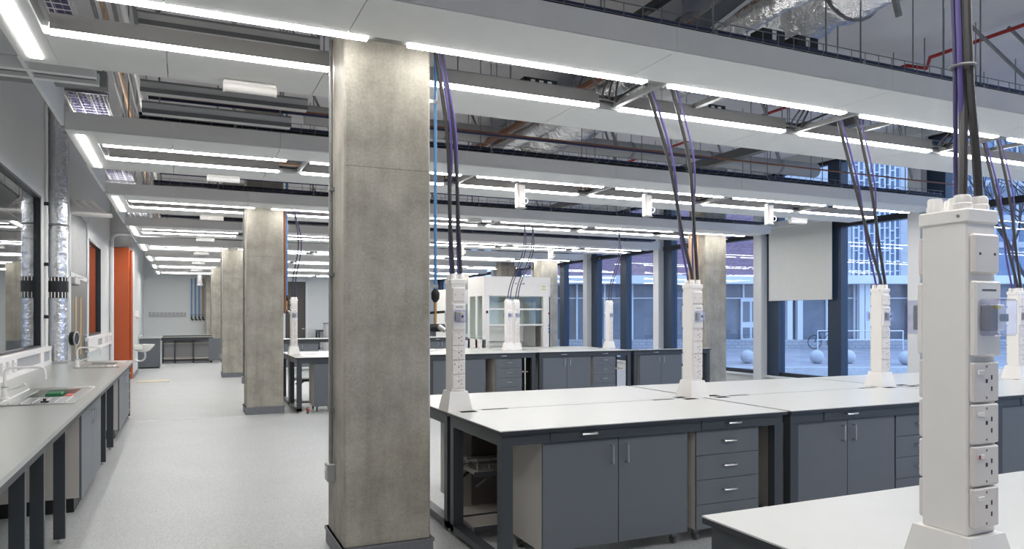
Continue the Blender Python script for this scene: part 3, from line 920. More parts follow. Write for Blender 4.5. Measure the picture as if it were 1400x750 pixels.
def sink(label, y0, y1, near_drain):
    t = thing('sink', label, 'sink', (-1.1, (y0 + y1) / 2, ZT), 'steel sinks')
    x0, x1 = -1.38, -.82
    # deck with an opening over the bowl
    by0, by1 = (y0 + .60, y1 - .12) if near_drain else (y0 + .12, y1 - .6)
    bx0, bx1 = -1.28, -.92
    part('deck', MB().box(x0, x1, y0, by0, ZT, ZT + .006).box(x0, x1, by1, y1, ZT, ZT + .006).box(x0, bx0, by0, by1, ZT, ZT + .006).box(bx1, x1, by0, by1, ZT, ZT + .006), M['steel'], t)
    part('rim', MB().tube([(x0, y0, ZT + .006), (x1, y0, ZT + .006), (x1, y1, ZT + .006), (x0, y1, ZT + .006), (x0, y0, ZT + .006)], .006, 6), M['steel'], t, smooth=True)
    zb = ZT - .16
    part('bowl', MB().box(bx0, bx1, by0, by1, zb - .004, zb).box(bx0, bx0 + .004, by0, by1, zb, ZT).box(bx1 - .004, bx1, by0, by1, zb, ZT).box(bx0, bx1, by0, by0 + .004, zb, ZT).box(bx0, bx1, by1 - .004, by1, zb, ZT), M['steel'], t)
    ya, yb = (y0 + .08, by0 - .06) if near_drain else (by1 + .06, y1 - .08)
    for k in range(6):
        x = -1.30 + .08 * k
        part('drainer_rib', MB().tube([(x, ya, ZT + .008), (x, yb, ZT + .006)], .006, 6), M['steel'], t, smooth=True)
    return t
sink('stainless sink with drainer set into the nearer part of the left bench', 7.05, 8.55, True)
sink('stainless sink with drainer set into the far end of the left bench', 11.73, 13.1, True)
def tap(label, x, y):
    t = thing('swan_neck_tap', label, 'tap', (x, y, ZT), 'white swan-neck taps')
    part('body', MB().lathe(x, y, [(.036, ZT), (.036, ZT + .02), (.026, ZT + .03), (.026, ZT + .11), (.02, ZT + .12)], 16), M['plate2'], t, smooth=True)
    part('spout', MB().tube(bez([(x, y, ZT + .11), (x, y, ZT + .23), (x + .015, y, ZT + .265), (x + .06, y, ZT + .28), (x + .24, y, ZT + .28), (x + .285, y, ZT + .262), (x + .297, y, ZT + .21), (x + .297, y, ZT + .17)], 5), .0125, 10), M['plate2'], t, smooth=True)
    part('lever', MB().tube([(x + .02, y - .02, ZT + .09), (x + .10, y - .05, ZT + .115), (x + .16, y - .06, ZT + .14)], [.009, .011, .013], 8), M['plate2'], t, smooth=True)
    part('collar', MB().lathe(x, y, [(.028, ZT + .108), (.028, ZT + .12)], 16), M['steel'], t, smooth=True)
    return t
tap('white swan-neck tap beside the nearer sink', -1.40, 7.55)
tap('white swan-neck tap beside the farther sink', -1.36, 11.95)
solo('sink_plug', MB().lathe(-1.05, 7.16, [(.03, ZT + .008), (.03, ZT + .02), (.012, ZT + .022), (.012, ZT + .04)], 14), M['black'], 'small black plug lying on the front edge of the nearer sink', 'plug', smooth=True)
solo('green_packet', MB().cbox(-1.20, -1.06, 8.2, 8.40, ZT - .155, ZT - .012, .01), M['green'], 'dark green packet lying in the nearer sink', 'packet')
solo('red_cloth', MB().cbox(-1.04, -.93, 8.02, 8.30, ZT - .158, ZT - .025, .03, 2), M['pink'], 'pinkish red bundle lying in the nearer sink', 'bundle')
# dado trunking
def trunk(label, x, y0, y1, zc, covers, sockets):
    t = thing('dado_trunking', label, 'trunking', (x, (y0 + y1) / 2, zc), 'wall trunking')
    part('backbox', MB().box(x, x + .05, y0, y1, zc - .09, zc + .09), M['grey_plate'], t)
    part('top_rail', MB().cbox(x, x + .075, y0, y1, zc + .085, zc + .15, .004), M['white'], t)
    part('bottom_rail', MB().cbox(x, x + .075, y0, y1, zc - .125, zc - .06, .004), M['white'], t)
    for a, b in covers:
        part('cover', MB().cbox(x + .048, x + .07, a, b, zc - .06, zc + .085, .003), M['white'], t)
    for a in sockets:
        s = part('socket', MB().cbox(x + .05, x + .085, a, a + .15, zc - .06, zc + .085, .004), M['plate2'], t)
        part('switch', MB().box(x + .085, x + .09, a + .04, a + .11, zc + .03, zc + .05), M['plate'], s)
    return t
trunk('white and grey dado trunking below the long left window', XW, .6, 12.93, 1.055, [(.6, 3.4), (12.05, 12.3), (12.86, 12.93)], [9.3, 9.6, 9.9, 10.2, 5.2, 6.4])
trunk('white and grey dado trunking below the second left window', -1.72, 16.2, 21.5, 1.08, [(16.2, 17.9), (18.9, 19.4), (20.2, 20.5)], [19.6, 20.7])
# foil riser
FXX, FYY = -1.745, 13.1
t = thing('foil_duct', 'foil-wrapped riser pipe standing on the far end of the sink bench', 'duct', (FXX, FYY, .93))
prof = [(.125, .97)]
for k in range(60):
    z = 1.0 + k * .072
    prof.append((.130 + R.uniform(-.006, .006) - (.012 if 27 < k < 31 else 0), z))
prof.append((.130, 5.23))
part('pipe', MB().lathe(FXX, FYY, prof, 28), M['foil'], t, smooth=True)
b_ = part('black_band', MB().lathe(FXX, FYY, [(.139, 1.93), (.139, 2.25)], 28), M['black'], t, smooth=True)
for k in range(18):
    w_ = 2 * math.pi * k / 18
    for za, zb_ in ((1.935, 2.02), (2.19, 2.245)):
        a = Vector((FXX + .140 * math.cos(w_), FYY + .140 * math.sin(w_), 0))
        part('white_mark', MB().tube([(a.x, a.y, za), (a.x, a.y, zb_)], .008, 5), M['plate2'], b_)
part('plinth', MB().box(FXX - .13, FXX + .15, FYY - .14, FYY + .16, .93, .972), M['grey_plate'], t)
part('clamp', MB().torus((FXX, FYY, 3.05), (0, 0, 1), .13, .016, 24), M['galv'], t, smooth=True)
t = thing('riser_conduit', 'slim white conduit running up the wall beside the foil riser', 'conduit', (-1.84, 13.2, 0))
part('pipe', MB().tube([(-1.85, 12.78, 1.2), (-1.85, 12.78, 5.2)], .02, 8), M['white'], t, smooth=True)
for z in (1.62, 2.4, 3.3):
    part('clip', MB().box(-1.88, -1.82, 12.75, 12.81, z, z + .05), M['black'], t)
t = thing('wall_thermostat', 'black round gong on the door frame beside the foil riser', 'gong', (-1.62, 14.22, 1.3))
part('dial', MB().tube([(-1.70, 14.19, 1.28), (-1.62, 14.17, 1.28)], .115, 20), M['black'], t, smooth=True)
part('rim', MB().torus((-1.625, 14.17, 1.28), (1, -.25, 0), .11, .012, 20), M['steel'], t, smooth=True)
# service arm and cable bracket above door
t = thing('pipe_bracket', 'white angled bracket carrying pipes from the foil riser', 'bracket', (-1.5, 14.3, 3.4))
part('plate', MB().box(-1.72, -1.12, 14.3, 14.6, 3.38, 3.42), M['white'], t)
for k in range(3):
    part('rib', MB().tube([(-1.70 + .14 * k, 14.35, 3.62), (-1.50 + .14 * k, 14.4, 3.43)], .03, 6), M['white'], t)
part('wedge', MB().frustum(-1.72, -1.2, 14.35, 14.55, 3.42, -1.72, -1.5, 14.4, 14.5, 3.62), M['white'], t)
# wash basin on the pier
t = thing('wash_basin', 'white ceramic wash basin hung on the pier behind the orange panel', 'basin', (-1.0, 22.4, .8))
prof = [(.06, .66), (.17, .70), (.26, .80), (.30, .86), (.30, .875), (.27, .87), (.16, .77)]
part('bowl', MB().lathe(-1.0, 22.5, prof, 24), M['ceramic'], t, smooth=True)
part('back_ledge', MB().cbox(-1.2, -1.0, 22.2, 22.8, .74, .875, .02, 2), M['ceramic'], t)
part('waste_pipe', MB().tube(bez([(-.95, 22.5, .68), (-.95, 22.5, .5), (-1.05, 22.5, .42), (-1.19, 22.5, .45)], 5), .025, 8), M['steel'], t, smooth=True)
part('tap', MB().tube(bez([(-1.1, 22.4, .87), (-1.1, 22.4, 1.05), (-1.05, 22.4, 1.12), (-.97, 22.4, 1.08)], 4), .014, 8), M['steel'], t, smooth=True)
t = thing('soap_dispenser', 'small white dispenser fixed to the pier above the wash basin', 'dispenser', (-1.15, 22.3, 1.7))
part('body', MB().cbox(-1.2, -1.1, 22.2, 22.32, 1.62, 1.80, .02, 2), M['plate2'], t)
part('lever', MB().cbox(-1.15, -1.04, 22.22, 22.30, 1.58, 1.62, .008), M['steel'], t)
solo('card_sheet', MB().box(-1.05, -.3, 20.3, 21.0, .001, .012), M['card'], 'pale sheet of card lying on the corridor floor before the orange panel', 'card')
solo('alarm_point', MB().cbox(-1.62, -1.57, 30.0, 30.14, 2.2, 2.45, .01), M['red'], 'small red alarm box on the far left wall', 'alarm')
# corridor end
t = thing('end_cabinet', 'slate cabinet at the left of the corridor end, with a pale top', 'cabinet', (-.88, 26.0, 0))
part('carcass', MB().box(-1.60, -.66, 25.7, 26.3, .04, .94), M['door'], t)
part('top', MB().box(-1.62, -.62, 25.66, 26.34, .94, .97), M['topgrey'], t)
part('plinth', MB().box(-1.58, -.68, 25.75, 26.28, 0, .04), M['black'], t)
t = thing('open_bench', 'open-framed dark bench across the end of the corridor', 'bench', (.15, 28.6, 0))
part('worktop', MB().box(-.70, .98, 28.2, 29.0, .90, .93), M['topgrey'], t)
part('front_rail', MB().box(-.70, .98, 28.22, 28.27, .80, .90), M['edge'], t)
for x in (-.66, -.28, .32, .92):
    part('leg', MB().box(x, x + .05, 28.24, 28.29, 0, .82), M['frame'], t)
    part('back_leg', MB().box(x, x + .05, 28.9, 28.95, 0, .82), M['frame'], t)
part('lower_shelf', MB().box(-.66, .95, 28.3, 28.95, .14, .17), M['carcass'], t)
part('middle_shelf', MB().box(-.66, .95, 28.6, 28.95, .66, .69), M['carcass'], t)
part('back_panel', MB().box(-.66, .95, 28.95, 28.97, .05, .8), M['grey_plate'], t)
part('bottom_rail', MB().box(-.66, .95, 28.24, 28.28, .05, .10), M['frame'], t)
t = thing('worktop_slab', 'dark worktop slab lying on the open bench at the corridor end', 'slab', (.2, 28.6, .93))
part('core', MB().box(-.64, .95, 28.35, 28.95, .931, .965), M['edge'], t)
part('laminate', MB().box(-.64, .95, 28.35, 28.95, .965, .972), M['topgrey'], t)
t = thing('end_cabinet', 'small slate cabinet at the right of the corridor end, before the fourth column', 'cabinet', (1.1, 28.4, 0))
part('carcass', MB().box(.84, 1.32, 28.02, 28.15, .08, .86), M['door'], t)
part('castor', MB().box(.88, .92, 28.05, 28.1, 0, .08).box(1.24, 1.28, 28.05, 28.1, 0, .08), M['black'], t)
# hooks and blue pipes on the far wall
t = thing('hook_rail', 'grey coat hook rail on the far corridor wall', 'hook rail', (-.65, 37.35, 1.7))
part('rail', MB().box(-1.42, .14, 37.36, 37.4, 1.60, 1.82), M['grey_plate'], t)
for k in range(9):
    part('hook', MB().tube([(-1.3 + .165 * k, 37.36, 1.73), (-1.3 + .165 * k, 37.30, 1.73), (-1.3 + .165 * k, 37.29, 1.78)], .014, 5), M['plate2'], t)
for k in range(4):
    x = .38 + .16 * k
    t = thing('gas_pipe', '%s pipe of four dropping down the far corridor wall, %s from the left' % ('blue' if k < 3 else 'brownish', ORD[k]), 'pipe', (x, 37.3, 1.6), 'gas drops on the far wall')
    part('pipe', MB().tube([(x, 37.32, 1.62), (x, 37.32, 3.4)], .028, 8), M['bluepipe' if k < 3 else 'copper'], t, smooth=True)
    part('valve', MB().tube([(x, 37.32, 1.62), (x, 37.25, 1.5), (x + .08, 37.25, 1.46)], .035, 8), M['black'], t, smooth=True)
    part('clamp', MB().box(x - .06, x + .06, 37.33, 37.4, 1.68, 1.73), M['galv'], t)
t = thing('vent_spigot', 'grey capped spigot hanging below the last raft at the corridor end', 'spigot', (.62, 33.5, 3.0))
part('pipe', MB().cyl(.66, 34.1, 3.0, 3.443, .10, 14), M['galv'], t, smooth=True)
part('hood', MB().lathe(.66, 34.1, [(.14, 2.95), (.12, 3.05)], 14), M['galv'], t, smooth=True)

# gas drop at the right side of the nearest column
def gas_drop(label, x, y, z0, z1, r=.016):
    t = thing('gas_pipe', label, 'pipe', (x, y, z0))
    part('pipe', MB().tube([(x, y, z0 + .16), (x, y, z1)], r, 10), M['bluepipe'], t, smooth=True)
    part('regulator', MB().lathe(x, y, [(.012, z0 + .06), (.03, z0 + .085), (.032, z0 + .13), (.014, z0 + .16)], 14), M['black'], t, smooth=True)
    part('stem', MB().cyl(x, y, z0 - .10, z0 + .07, .011, 10), M['brass'], t, smooth=True)
    part('lever', MB().tube([(x - .06, y, z0 - .02), (x + .07, y, z0 - .01)], .010, 8), M['black'], t, smooth=True)
    part('tap_head', MB().tube([(x - .07, y, z0 - .13), (x + .07, y, z0 - .13)], .030, 12), M['black'], t, smooth=True)
    part('outlet', MB().tube([(x + .02, y - .02, z0 - .12), (x + .06, y - .05, z0 - .15)], .02, 10), M['steel'], t, smooth=True)
    for z in (z0 + .18, 3.25):
        part('wall_clip', MB().box(x - .12, x + .02, y - .012, y + .012, z - .012, z + .012), M['steel'], t)
    return t
gas_drop('bright blue gas pipe with black tap beside the nearest column', 1.715, 5.2, 1.70, 5.2, .012)
gas_drop('blue gas pipe beside the second column, behind the middle bench tower', 1.66, 13.3, 1.86, 5.2, .02)
solo('riser_pipe', MB().tube([(1.61, 13.2, 1.7), (1.61, 13.2, 3.6)], .03, 10), M['rust'], 'orange pipe running down beside the second column', 'pipe', smooth=True)
for k in range(3):
    solo('riser_pipe', MB().tube([(10.28 + .10 * k, 13.2, 0), (10.28 + .10 * k, 13.2, 3.6)], .034, 10), M['copper'], '%s of three copper riser pipes left of the window-side column' % ('left', 'middle', 'right')[k], 'pipe', 'copper risers', smooth=True)

# ================================================================== FUME CUPBOARD
def fume():
    x0, x1, y0, y1 = 6.48, 8.24, 16.0, 17.07
    t = thing('fume_cupboard', 'large white fume cupboard with glass sash standing behind the middle bench', 'fume cupboard', ((x0 + x1) / 2, (y0 + y1) / 2, 0))
    part('base', MB().box(x0 + .02, x1 - .02, y0 + .05, y1, 0, .86), M['white'], t)
    part('spill_tray', MB().cbox(x0 + .1, x1 - .1, y0 - .03, y1 - .05, .86, .90, .01), M['steel'], t)
    part('header', MB().cbox(x0, x1, y0, y1, 2.13, 2.6, .008), M['white'], t)
    part('left_pillar', MB().cbox(x0, x0 + .14, y0, y0 + .12, .86, 2.13, .006).box(x0, x0 + .04, y0 + .44, y0 + .56, .86, 2.13).box(x0, x0 + .04, y1 - .12, y1, .86, 2.13).box(x0, x0 + .04, y0, y1, .86, 1.1), M['white'], t)
    rp = part('right_pillar', MB().cbox(x1 - .20, x1, y0, y0 + .12, .86, 2.13, .006).box(x1 - .04, x1, y0, y1, .86, 2.13), M['white'], t)
    for z, m_ in ((1.72, 'red'), (1.42, 'bluepipe'), (1.34, 'bluepipe'), (1.26, 'bluepipe')):
        part('control_knob', MB().tube([(x1 - .05, y0, z), (x1 - .05, y0 - .02, z)], .02, 10), M[m_], rp)
    part('sensor', MB().box(x0 + .05, x0 + .10, y0 - .008, y0, 1.72, 1.78), M['black'], t)
    part('back_wall', MB().box(x0 + .04, x1 - .04, y1 - .06, y1 - .03, .9, 2.13), M['white'], t)
    part('baffle', MB().box(x0 + .2, x1 - .22, y1 - .14, y1 - .10, 1.02, 2.0), M['white'], t)
    for x in (x0 + .45, x1 - .55):
        for z in (1.35, 1.72):
            part('baffle_fixing', MB().tube([(x, y1 - .14, z), (x, y1 - .17, z)], .022, 10), M['black'], t)
    for z, h_ in ((1.80, .04), (1.42, .04)):
        part('sash_bar', MB().cbox(x0 + .14, x1 - .20, y0 + .03, y0 + .07, z, z + h_, .004), M['white'], t)
    part('sash_pane', MB().box(x0 + .14, x1 - .20, y0 + .045, y0 + .055, 1.84, 2.13), M['shield'], t)
    part('sash_pane', MB().box(x0 + .14, x1 - .20, y0 + .045, y0 + .055, 1.46, 1.80), M['shield'], t)
    part('side_pane', MB().box(x0 + .01, x0 + .02, y0 + .12, y0 + .44, 1.1, 2.13), M['shield'], t)
    part('side_pane', MB().box(x0 + .01, x0 + .02, y0 + .56, y1 - .12, 1.1, 2.13), M['shield'], t)
    part('interior_right', MB().box(x1 - .3, x1 - .26, y0 + .3, y1 - .1, .9, 2.0), M['grey_plate'], t)
    mk = part('maker_mark', MB().box(x0 + .80, x0 + .86, y0 - .002, y0, 2.42, 2.44).box(x0 + .94, x0 + .98, y0 - .002, y0, 2.42, 2.44).box(x0 + 1.0, x0 + 1.06, y0 - .002, y0, 2.42, 2.445), M['text'], t)
    for z in (2.36, 2.29):
        part('yellow_label', MB().box(x1 - .24, x1 - .14, y0 - .002, y0, z, z + .025), M['yellow'], t)
    part('control_box', MB().cbox(x1 - .32, x1 - .16, y0 + .02, y0 + .05, .80, .845, .003), M['black'], t)
    part('yellow_strip', MB().box(x0 + .12, x0 + .5, y0 + .035, y0 + .05, .78, .83), M['brass'], t)
    return t
fume()
for x, w_, lb in ((9.9, .5, 'wide brown extract duct rising behind the fume cupboard'), (11.3, .36, 'narrow brown extract duct rising right of the wider one')):
    t = thing('extract_duct', lb, 'duct', (x, 22.9, 2.3), 'extract ducts')
    part('duct', MB().box(x, x + w_ * .48, 22.9, 23.3, 2.3, 5.23).box(x + w_ * .52, x + w_, 22.9, 23.3, 2.3, 5.23), M['duct'], t)
    part('flange', MB().box(x - .04, x + w_ + .04, 22.86, 23.34, 3.28, 3.36), M['duct'], t)
t = thing('fume_cupboard', 'further white fume cupboard standing left behind the large one', 'fume cupboard', (9.2, 19.0, 0))
part('hood', MB().box(8.7, 10.3, 25.2, 26.3, 0, 2.62), M['white'], t)
part('sash', MB().box(8.85, 10.1, 25.17, 25.2, 1.0, 2.1), M['shield'], t)

# ================================================================== CEILING SERVICES
def basket(label, axis, a0, a1, c, z, w=.30, h=.07, cables=(('navy', 4, .018),), rods=(), step=.12, group='cable baskets', wire=.0035, wm='galv'):
    """Wire basket tray along X or Y; c is its centre on the other axis."""
    P = (lambda s, q, zz: (s, c + q, zz)) if axis == 'x' else (lambda s, q, zz: (c + q, s, zz))
    t = thing('cable_basket', label, 'cable basket', P((a0 + a1) / 2, 0, z), group)
    m = MB()
    for q in (-w / 2, -w / 6, w / 6, w / 2):
        m.tube([P(a0, q, z), P(a1, q, z)], wire, 4, False)
    for q in (-w / 2, w / 2):
        m.tube([P(a0, q, z + h), P(a1, q, z + h)], wire * 1.2, 4, False)
    part('long_wires', m, M[wm], t, kind='stuff')
    m = MB()
    n = int((a1 - a0) / step)
    for k in range(n):
        s = a0 + (k + .5) * step
        m.tube([P(s, -w / 2, z + h), P(s, -w / 2, z), P(s, w / 2, z), P(s, w / 2, z + h)], wire, 4, False)
    part('cross_wires', m, M[wm], t, kind='stuff')
    for (mm, n, r) in cables:
        for k in range(n):
            q0 = -w / 2 + w * (k + .7) / (n + .4)
            pts = [P(a0 + (a1 - a0) * j / 8, q0 + R.uniform(-.012, .012), z + r + .004 + R.uniform(0, .02)) for j in range(9)]
            part('cable', MB().tube(bez(pts, 3), r, 6), M[mm], t, smooth=True)
    for s in rods:
        for q in (-w / 2 - .02, w / 2 + .02):
            part('hanger_rod', MB().tube([P(s, q, z - .03), P(s, q, 5.23)], .007, 5), M['galv'], t)
        part('hanger_bar', MB().box(*(lambda A, B: (min(A[0], B[0]) - .015, max(A[0], B[0]) + .015, min(A[1], B[1]) - .015, max(A[1], B[1]) + .015, z - .035, z - .01))(P(s, -w / 2 - .04, 0), P(s, w / 2 + .04, 0))), M['galv'], t)
    return t
def pipe(label, pts, r, m, cat='pipe', group='ceiling pipes', name='ceiling_pipe', n=8, smooth=True):
    return solo(name, MB().tube(pts, r, n), M[m], label, cat, group, smooth=smooth)
def rod(label, x, y, z0):
    return pipe(label, [(x, y, z0), (x, y, 5.23)], .008, 'galv', 'rod', 'threaded hanger rods', 'hanger_rod', 5)

for i in range(0, 7):
    y = 4.06 * i
    nm = RNAMES[i]
    basket('wire cable basket with dark cables lying above the front edge of the %s raft' % nm, 'x', -.4, 11.6, y + 4.28, 3.66, .30, .08,
           (('navy', 4, .016), ('black', 3, .016), ('cable', 2, .012)), [0.5 + 1.45 * k for k in range(8)] if i < 4 else [1, 4, 7, 10], step=.15 if i < 3 else .3)
    if i >= 1:
        pipe('orange pipe running above the front edge of the %s raft' % nm, [(-.3, y + 3.86, 3.80), (11.5, y + 3.86, 3.80)], .012, 'rust')
        pipe('blue pipe running just in front of the %s raft' % nm, [(-.3, y + 3.72, 3.74), (6.5, y + 3.72, 3.74)], .014, 'navy')
        pipe('silver pipe running high in front of the %s raft' % nm, [(.2, y + 3.45, 4.0), (11.8, y + 3.45, 4.0)], .03, 'galv')
    if 1 <= i <= 4:
        pipe('copper pipe running in the gap before the %s raft' % nm, [(-.2, y + 3.2, 3.92), (11.6, y + 3.2, 3.92)], .018, 'copper')
        basket('dark wire basket hung in the gap before the %s raft' % nm, 'x', .6, 11.8, y + 3.05, 4.05, .32, .08, (('black', 4, .018), ('purpled', 2, .014)), [1.2 + 1.9 * k for k in range(6)], step=.16 if i < 3 else .3, group='upper cable baskets')
        t = thing('lagged_duct', 'grey insulated duct running across above the gap before the %s raft' % nm, 'duct', (6, y + 2.75, 4.5), 'insulated cross ducts')
        part('duct', MB().tube([(1.6, y + 2.7, 4.55), (11.5, y + 2.7, 4.55)], .14, 16), M['lag'], t, smooth=True)
        for k in range(6):
            part('band', MB().tube([(2 + 1.7 * k, y + 2.7, 4.55), (2.06 + 1.7 * k, y + 2.7, 4.55)], .148, 16), M['galv'], t, smooth=True)
    # channel struts and rods over the gap
    if i < 4:
        for k in range(4):
            x = 1.9 + 2.6 * k + .3 * i
            pipe('%s slanted steel strut above the gap before the %s raft' % (ORD[k], nm), [(x, y + 3.5, 3.72), (x - .75, y + 3.35, 5.2)], .022, 'galv', 'strut', 'slanted struts', 'diagonal_strut', 4, False)
        for k in range(7):
            x = .9 + 1.55 * k + .21 * (i % 3)
            rod('%s thin hanger rod above the gap before the %s raft' % (ORD[k], nm), x, y + 3.0 + .25 * (k % 3), 3.95)
# stack of grey cable trunkings left of the nearest column, between first two rafts
for k, (yy, zz) in enumerate(((7.72, 3.57), (7.45, 3.69), (7.2, 3.80), (6.95, 3.92), (6.75, 4.05))):
    t = thing('metal_trunking', 'grey metal trunking in the gap behind the nearest raft, %s of the stack' % ('lowest', 'second from bottom', 'middle', 'second from top', 'top')[k], 'trunking', (.4, yy, zz), 'grey metal trunking')
    x1 = 1.0 + .12 * (k % 3)
    part('channel', MB().box(-.35, x1, yy - .07, yy + .07, zz, zz + .085), M['trunk'], t)
    part('lid', MB().box(-.35, x1, yy - .08, yy + .08, zz + .085, zz + .10), M['galv'], t)
    part('lower_lip', MB().box(-.35, x1, yy - .08, yy - .07, zz - .01, zz + .03), M['rail'], t)
    for x in (-.2, .9):
        part('hanger_rod', MB().tube([(x, yy, zz + .1), (x, yy, 5.23)], .006, 5), M['galv'], t)
for k in range(8):
    rod('%s hanger rod between the nearest column and the trunking stack' % ORD[k], 1.15 + .17 * k, 6.9 + .22 * (k % 3), 3.72)
# tray with purple cables along the left
basket('long wire basket full of purple cables along the left side', 'y', 2.0, 24.0, -.90, 3.86, .34, .08, (('purpled', 6, .024),), [3 + 2.6 * k for k in range(8)], step=.11, wire=.005, wm='panel')
for k in range(5):
    pipe('%s slim pipe beside the purple cable basket on the left' % ORD[k], [(-.62 + .07 * k, 2.0, 4.02 - .02 * (k % 2)), (-.62 + .07 * k, 22.0, 4.02 - .02 * (k % 2))], .016 + .006 * (k % 2), ('galv', 'copper', 'galv', 'white', 'rail')[k])
t = thing('metal_trunking', 'pale cross trunking at the top left behind the nearest raft', 'trunking', (-1.2, 6.5, 3.5), 'grey metal trunking')
part('front_lip', MB().box(-1.86, -.60, 6.36, 6.42, 3.47, 3.56), M['panel'], t)
part('channel', MB().box(-1.86, -.62, 6.42, 6.56, 3.50, 3.58), M['rail'], t)
part('rear_lip', MB().box(-1.86, -.60, 6.56, 6.62, 3.47, 3.56), M['panel'], t)
solo('metal_trunking', MB().box(-1.85, -.62, 7.45, 7.6, 3.70, 3.84), M['galv'], 'second grey cross trunking at the top left', 'trunking', 'grey metal trunking')

# big foil duct along the building, over everything
t = thing('foil_duct', 'large crinkled foil duct running back above the rafts at the top right', 'duct', (5.43, 8, 4.76))
pts = [(5.43, 1.5 + k * .175, 4.72 + .012 * math.sin(k * 1.7)) for k in range(72)]
part('duct', MB().tube(pts, [.41 + .02 * math.sin(k * 2.1) + R.uniform(-.008, .008) for k in range(72)], 32), M['foil'], t, smooth=True)
for k in range(5):
    part('strap', MB().torus((5.43, 2.6 + 2.1 * k, 4.72), (0, 1, 0), .43, .012, 28), M['galv'], t, smooth=True)
t = thing('foil_duct', 'slim foil-wrapped pipe beside the large foil duct', 'duct', (4.6, 8, 4.35))
part('duct', MB().tube([(4.62, 1.5 + k * .4, 4.35) for k in range(30)], [.125 + .012 * (k % 2) for k in range(30)], 18), M['foil'], t, smooth=True)
pipe('dull red pipe beside the slim foil pipe', [(4.42, 1.5, 4.42), (4.42, 14, 4.42)], .045, 'rust')
pipe('red sprinkler pipe under the slab at the top right', [(9.08, -1, 5.1), (9.08, 6.6, 5.1), (9.22, 6.75, 5.02), (9.08, 6.95, 5.1), (9.08, 16, 5.1)], .025, 'red')
t = thing('channel_beam', 'grey slanted channel beam at the top edge rising from the nearest raft', 'beam', (3.3, 4.56, 3.6))
bx_, bz_ = Vector((3.22, 0, 3.56)), Vector((5.35, 0, 5.2))
dv = (bz_ - bx_).normalized(); nv = Vector((dv.z, 0, -dv.x))
def slab_(o0, o1, ya, yb):
    vs = []
    for y in (ya, yb):
        for q, o in ((bx_, o0), (bz_, o0), (bz_, o1), (bx_, o1)):
            p = q + nv * o
            vs.append((p.x, y, p.z))
    return MB()._add(vs, [(0, 1, 2, 3), (7, 6, 5, 4), (0, 4, 5, 1), (1, 5, 6, 2), (2, 6, 7, 3), (3, 7, 4, 0)])
part('web', slab_(-.07, .045, 4.52, 4.56), M['rail'], t)
part('flange', slab_(.045, .07, 4.50, 4.58), M['panel'], t)
t = thing('channel_beam', 'dark slotted channel stub at the top edge left of the grey beam', 'beam', (3.0, 4, 3.9))
part('web', MB().box(2.92, 2.97, 3.2, 4.5, 3.76, 3.81), M['frame'], t)
t = thing('channel_beam', 'grey channel beam crossing above the second raft', 'beam', (3.7, 10, 3.95))
part('web', MB().box(6.9, 7.02, 5.9, 13.4, 3.82, 3.94), M['rail'], t)
for x, lb in ((3.98, 'left'), (4.32, 'right')):
    t = thing('control_box', '%s black control box with a white label on the basket of the nearest raft' % lb, 'control box', (x, 4.32, 3.72), 'black control boxes')
    part('box', MB().cbox(x, x + .22, 4.24, 4.38, 3.735, 3.83, .004), M['black'], t)
    part('label', MB().box(x + .09, x + .13, 4.238, 4.24, 3.75, 3.82), M['plate2'], t)
for k, (x, i) in enumerate(((5.6, 1), (3.3, 1), (7.6, 2))):
    y = 4.06 * i + 3.05
    t = thing('control_box', 'black control box in the basket before the %s raft, %s' % (RNAMES[i], ('right', 'left', 'only one there')[k]), 'control box', (x, y, 4.1), 'black control boxes')
    part('box', MB().cbox(x, x + .4, y - .09, y + .09, 4.07, 4.20, .004), M['black'], t)
    for q in range(3):
        part('label', MB().box(x + .08 + .1 * q, x + .13 + .1 * q, y - .093, y - .09, 4.09, 4.18), M['plate2'], t)
for k in range(3):
    x = 8.2 + .9 * k
    pipe('%s slanted steel brace under the slab at the top right' % ORD[k], [(x, 5.6, 5.15), (x + 1.2, 5.3, 4.2)], .02, 'galv', 'strut', 'slanted struts', 'diagonal_strut', 4, False)
for k in range(9):
    rod('%s hanger rod under the slab at the top right' % ORD[k], 5.6 + .62 * k, 5.0 + .7 * (k % 3), 4.15 + .25 * (k % 2))
# wiring in the raft slot
for k, x in enumerate((3.45, 5.55, 7.65)):
    for i in range(0, 2):
        y = 4.06 * i
        t = thing('wiring_loom', 'loops of black wiring in the slot of the %s raft, %s from the left' % (RNAMES[i], ORD[k]), 'wiring', (x, y + 5.1, 3.6), 'wiring looms')
        for j in range(3):
            part('loop', MB().tube(bez([(x - .3 + .05 * j, y + 5.1, 3.60), (x - .22 + .06 * j, y + 5.3, 3.50 - .01 * j), (x - .05, y + 5.25, 3.53), (x + .1, y + 4.9, 3.62), (x + .3, y + 5.2, 3.60 + .02 * j)], 5), .009, 6), M['black'], t, smooth=True)
        part('connector', MB().cbox(x + .1, x + .26, y + 5.02, y + 5.10, 3.58, 3.63, .004), M['black'], t)
        part('connector', MB().cbox(x + .30, x + .36, y + 5.02, y + 5.08, 3.60, 3.63, .004), M['red'], t)
t = thing('junction_box', 'grey junction box with black plugs beside the nearest column in the raft slot', 'junction box', (2.0, 4.9, 3.5))
part('box', MB().cbox(2.0, 2.28, 4.80, 4.92, 3.50, 3.60, .006), M['rail'], t)
part('plug', MB().cbox(1.72, 1.98, 4.83, 4.89, 3.53, 3.58, .01), M['black'], t)
part('plug', MB().cbox(2.30, 2.62, 4.83, 4.89, 3.52, 3.57, .01), M['black'], t)
part('lead', MB().tube(bez([(2.62, 4.86, 3.545), (2.85, 4.9, 3.53), (3.0, 5.0, 3.44), (3.1, 5.2, 3.50)], 5), .01, 6), M['black'], t, smooth=True)

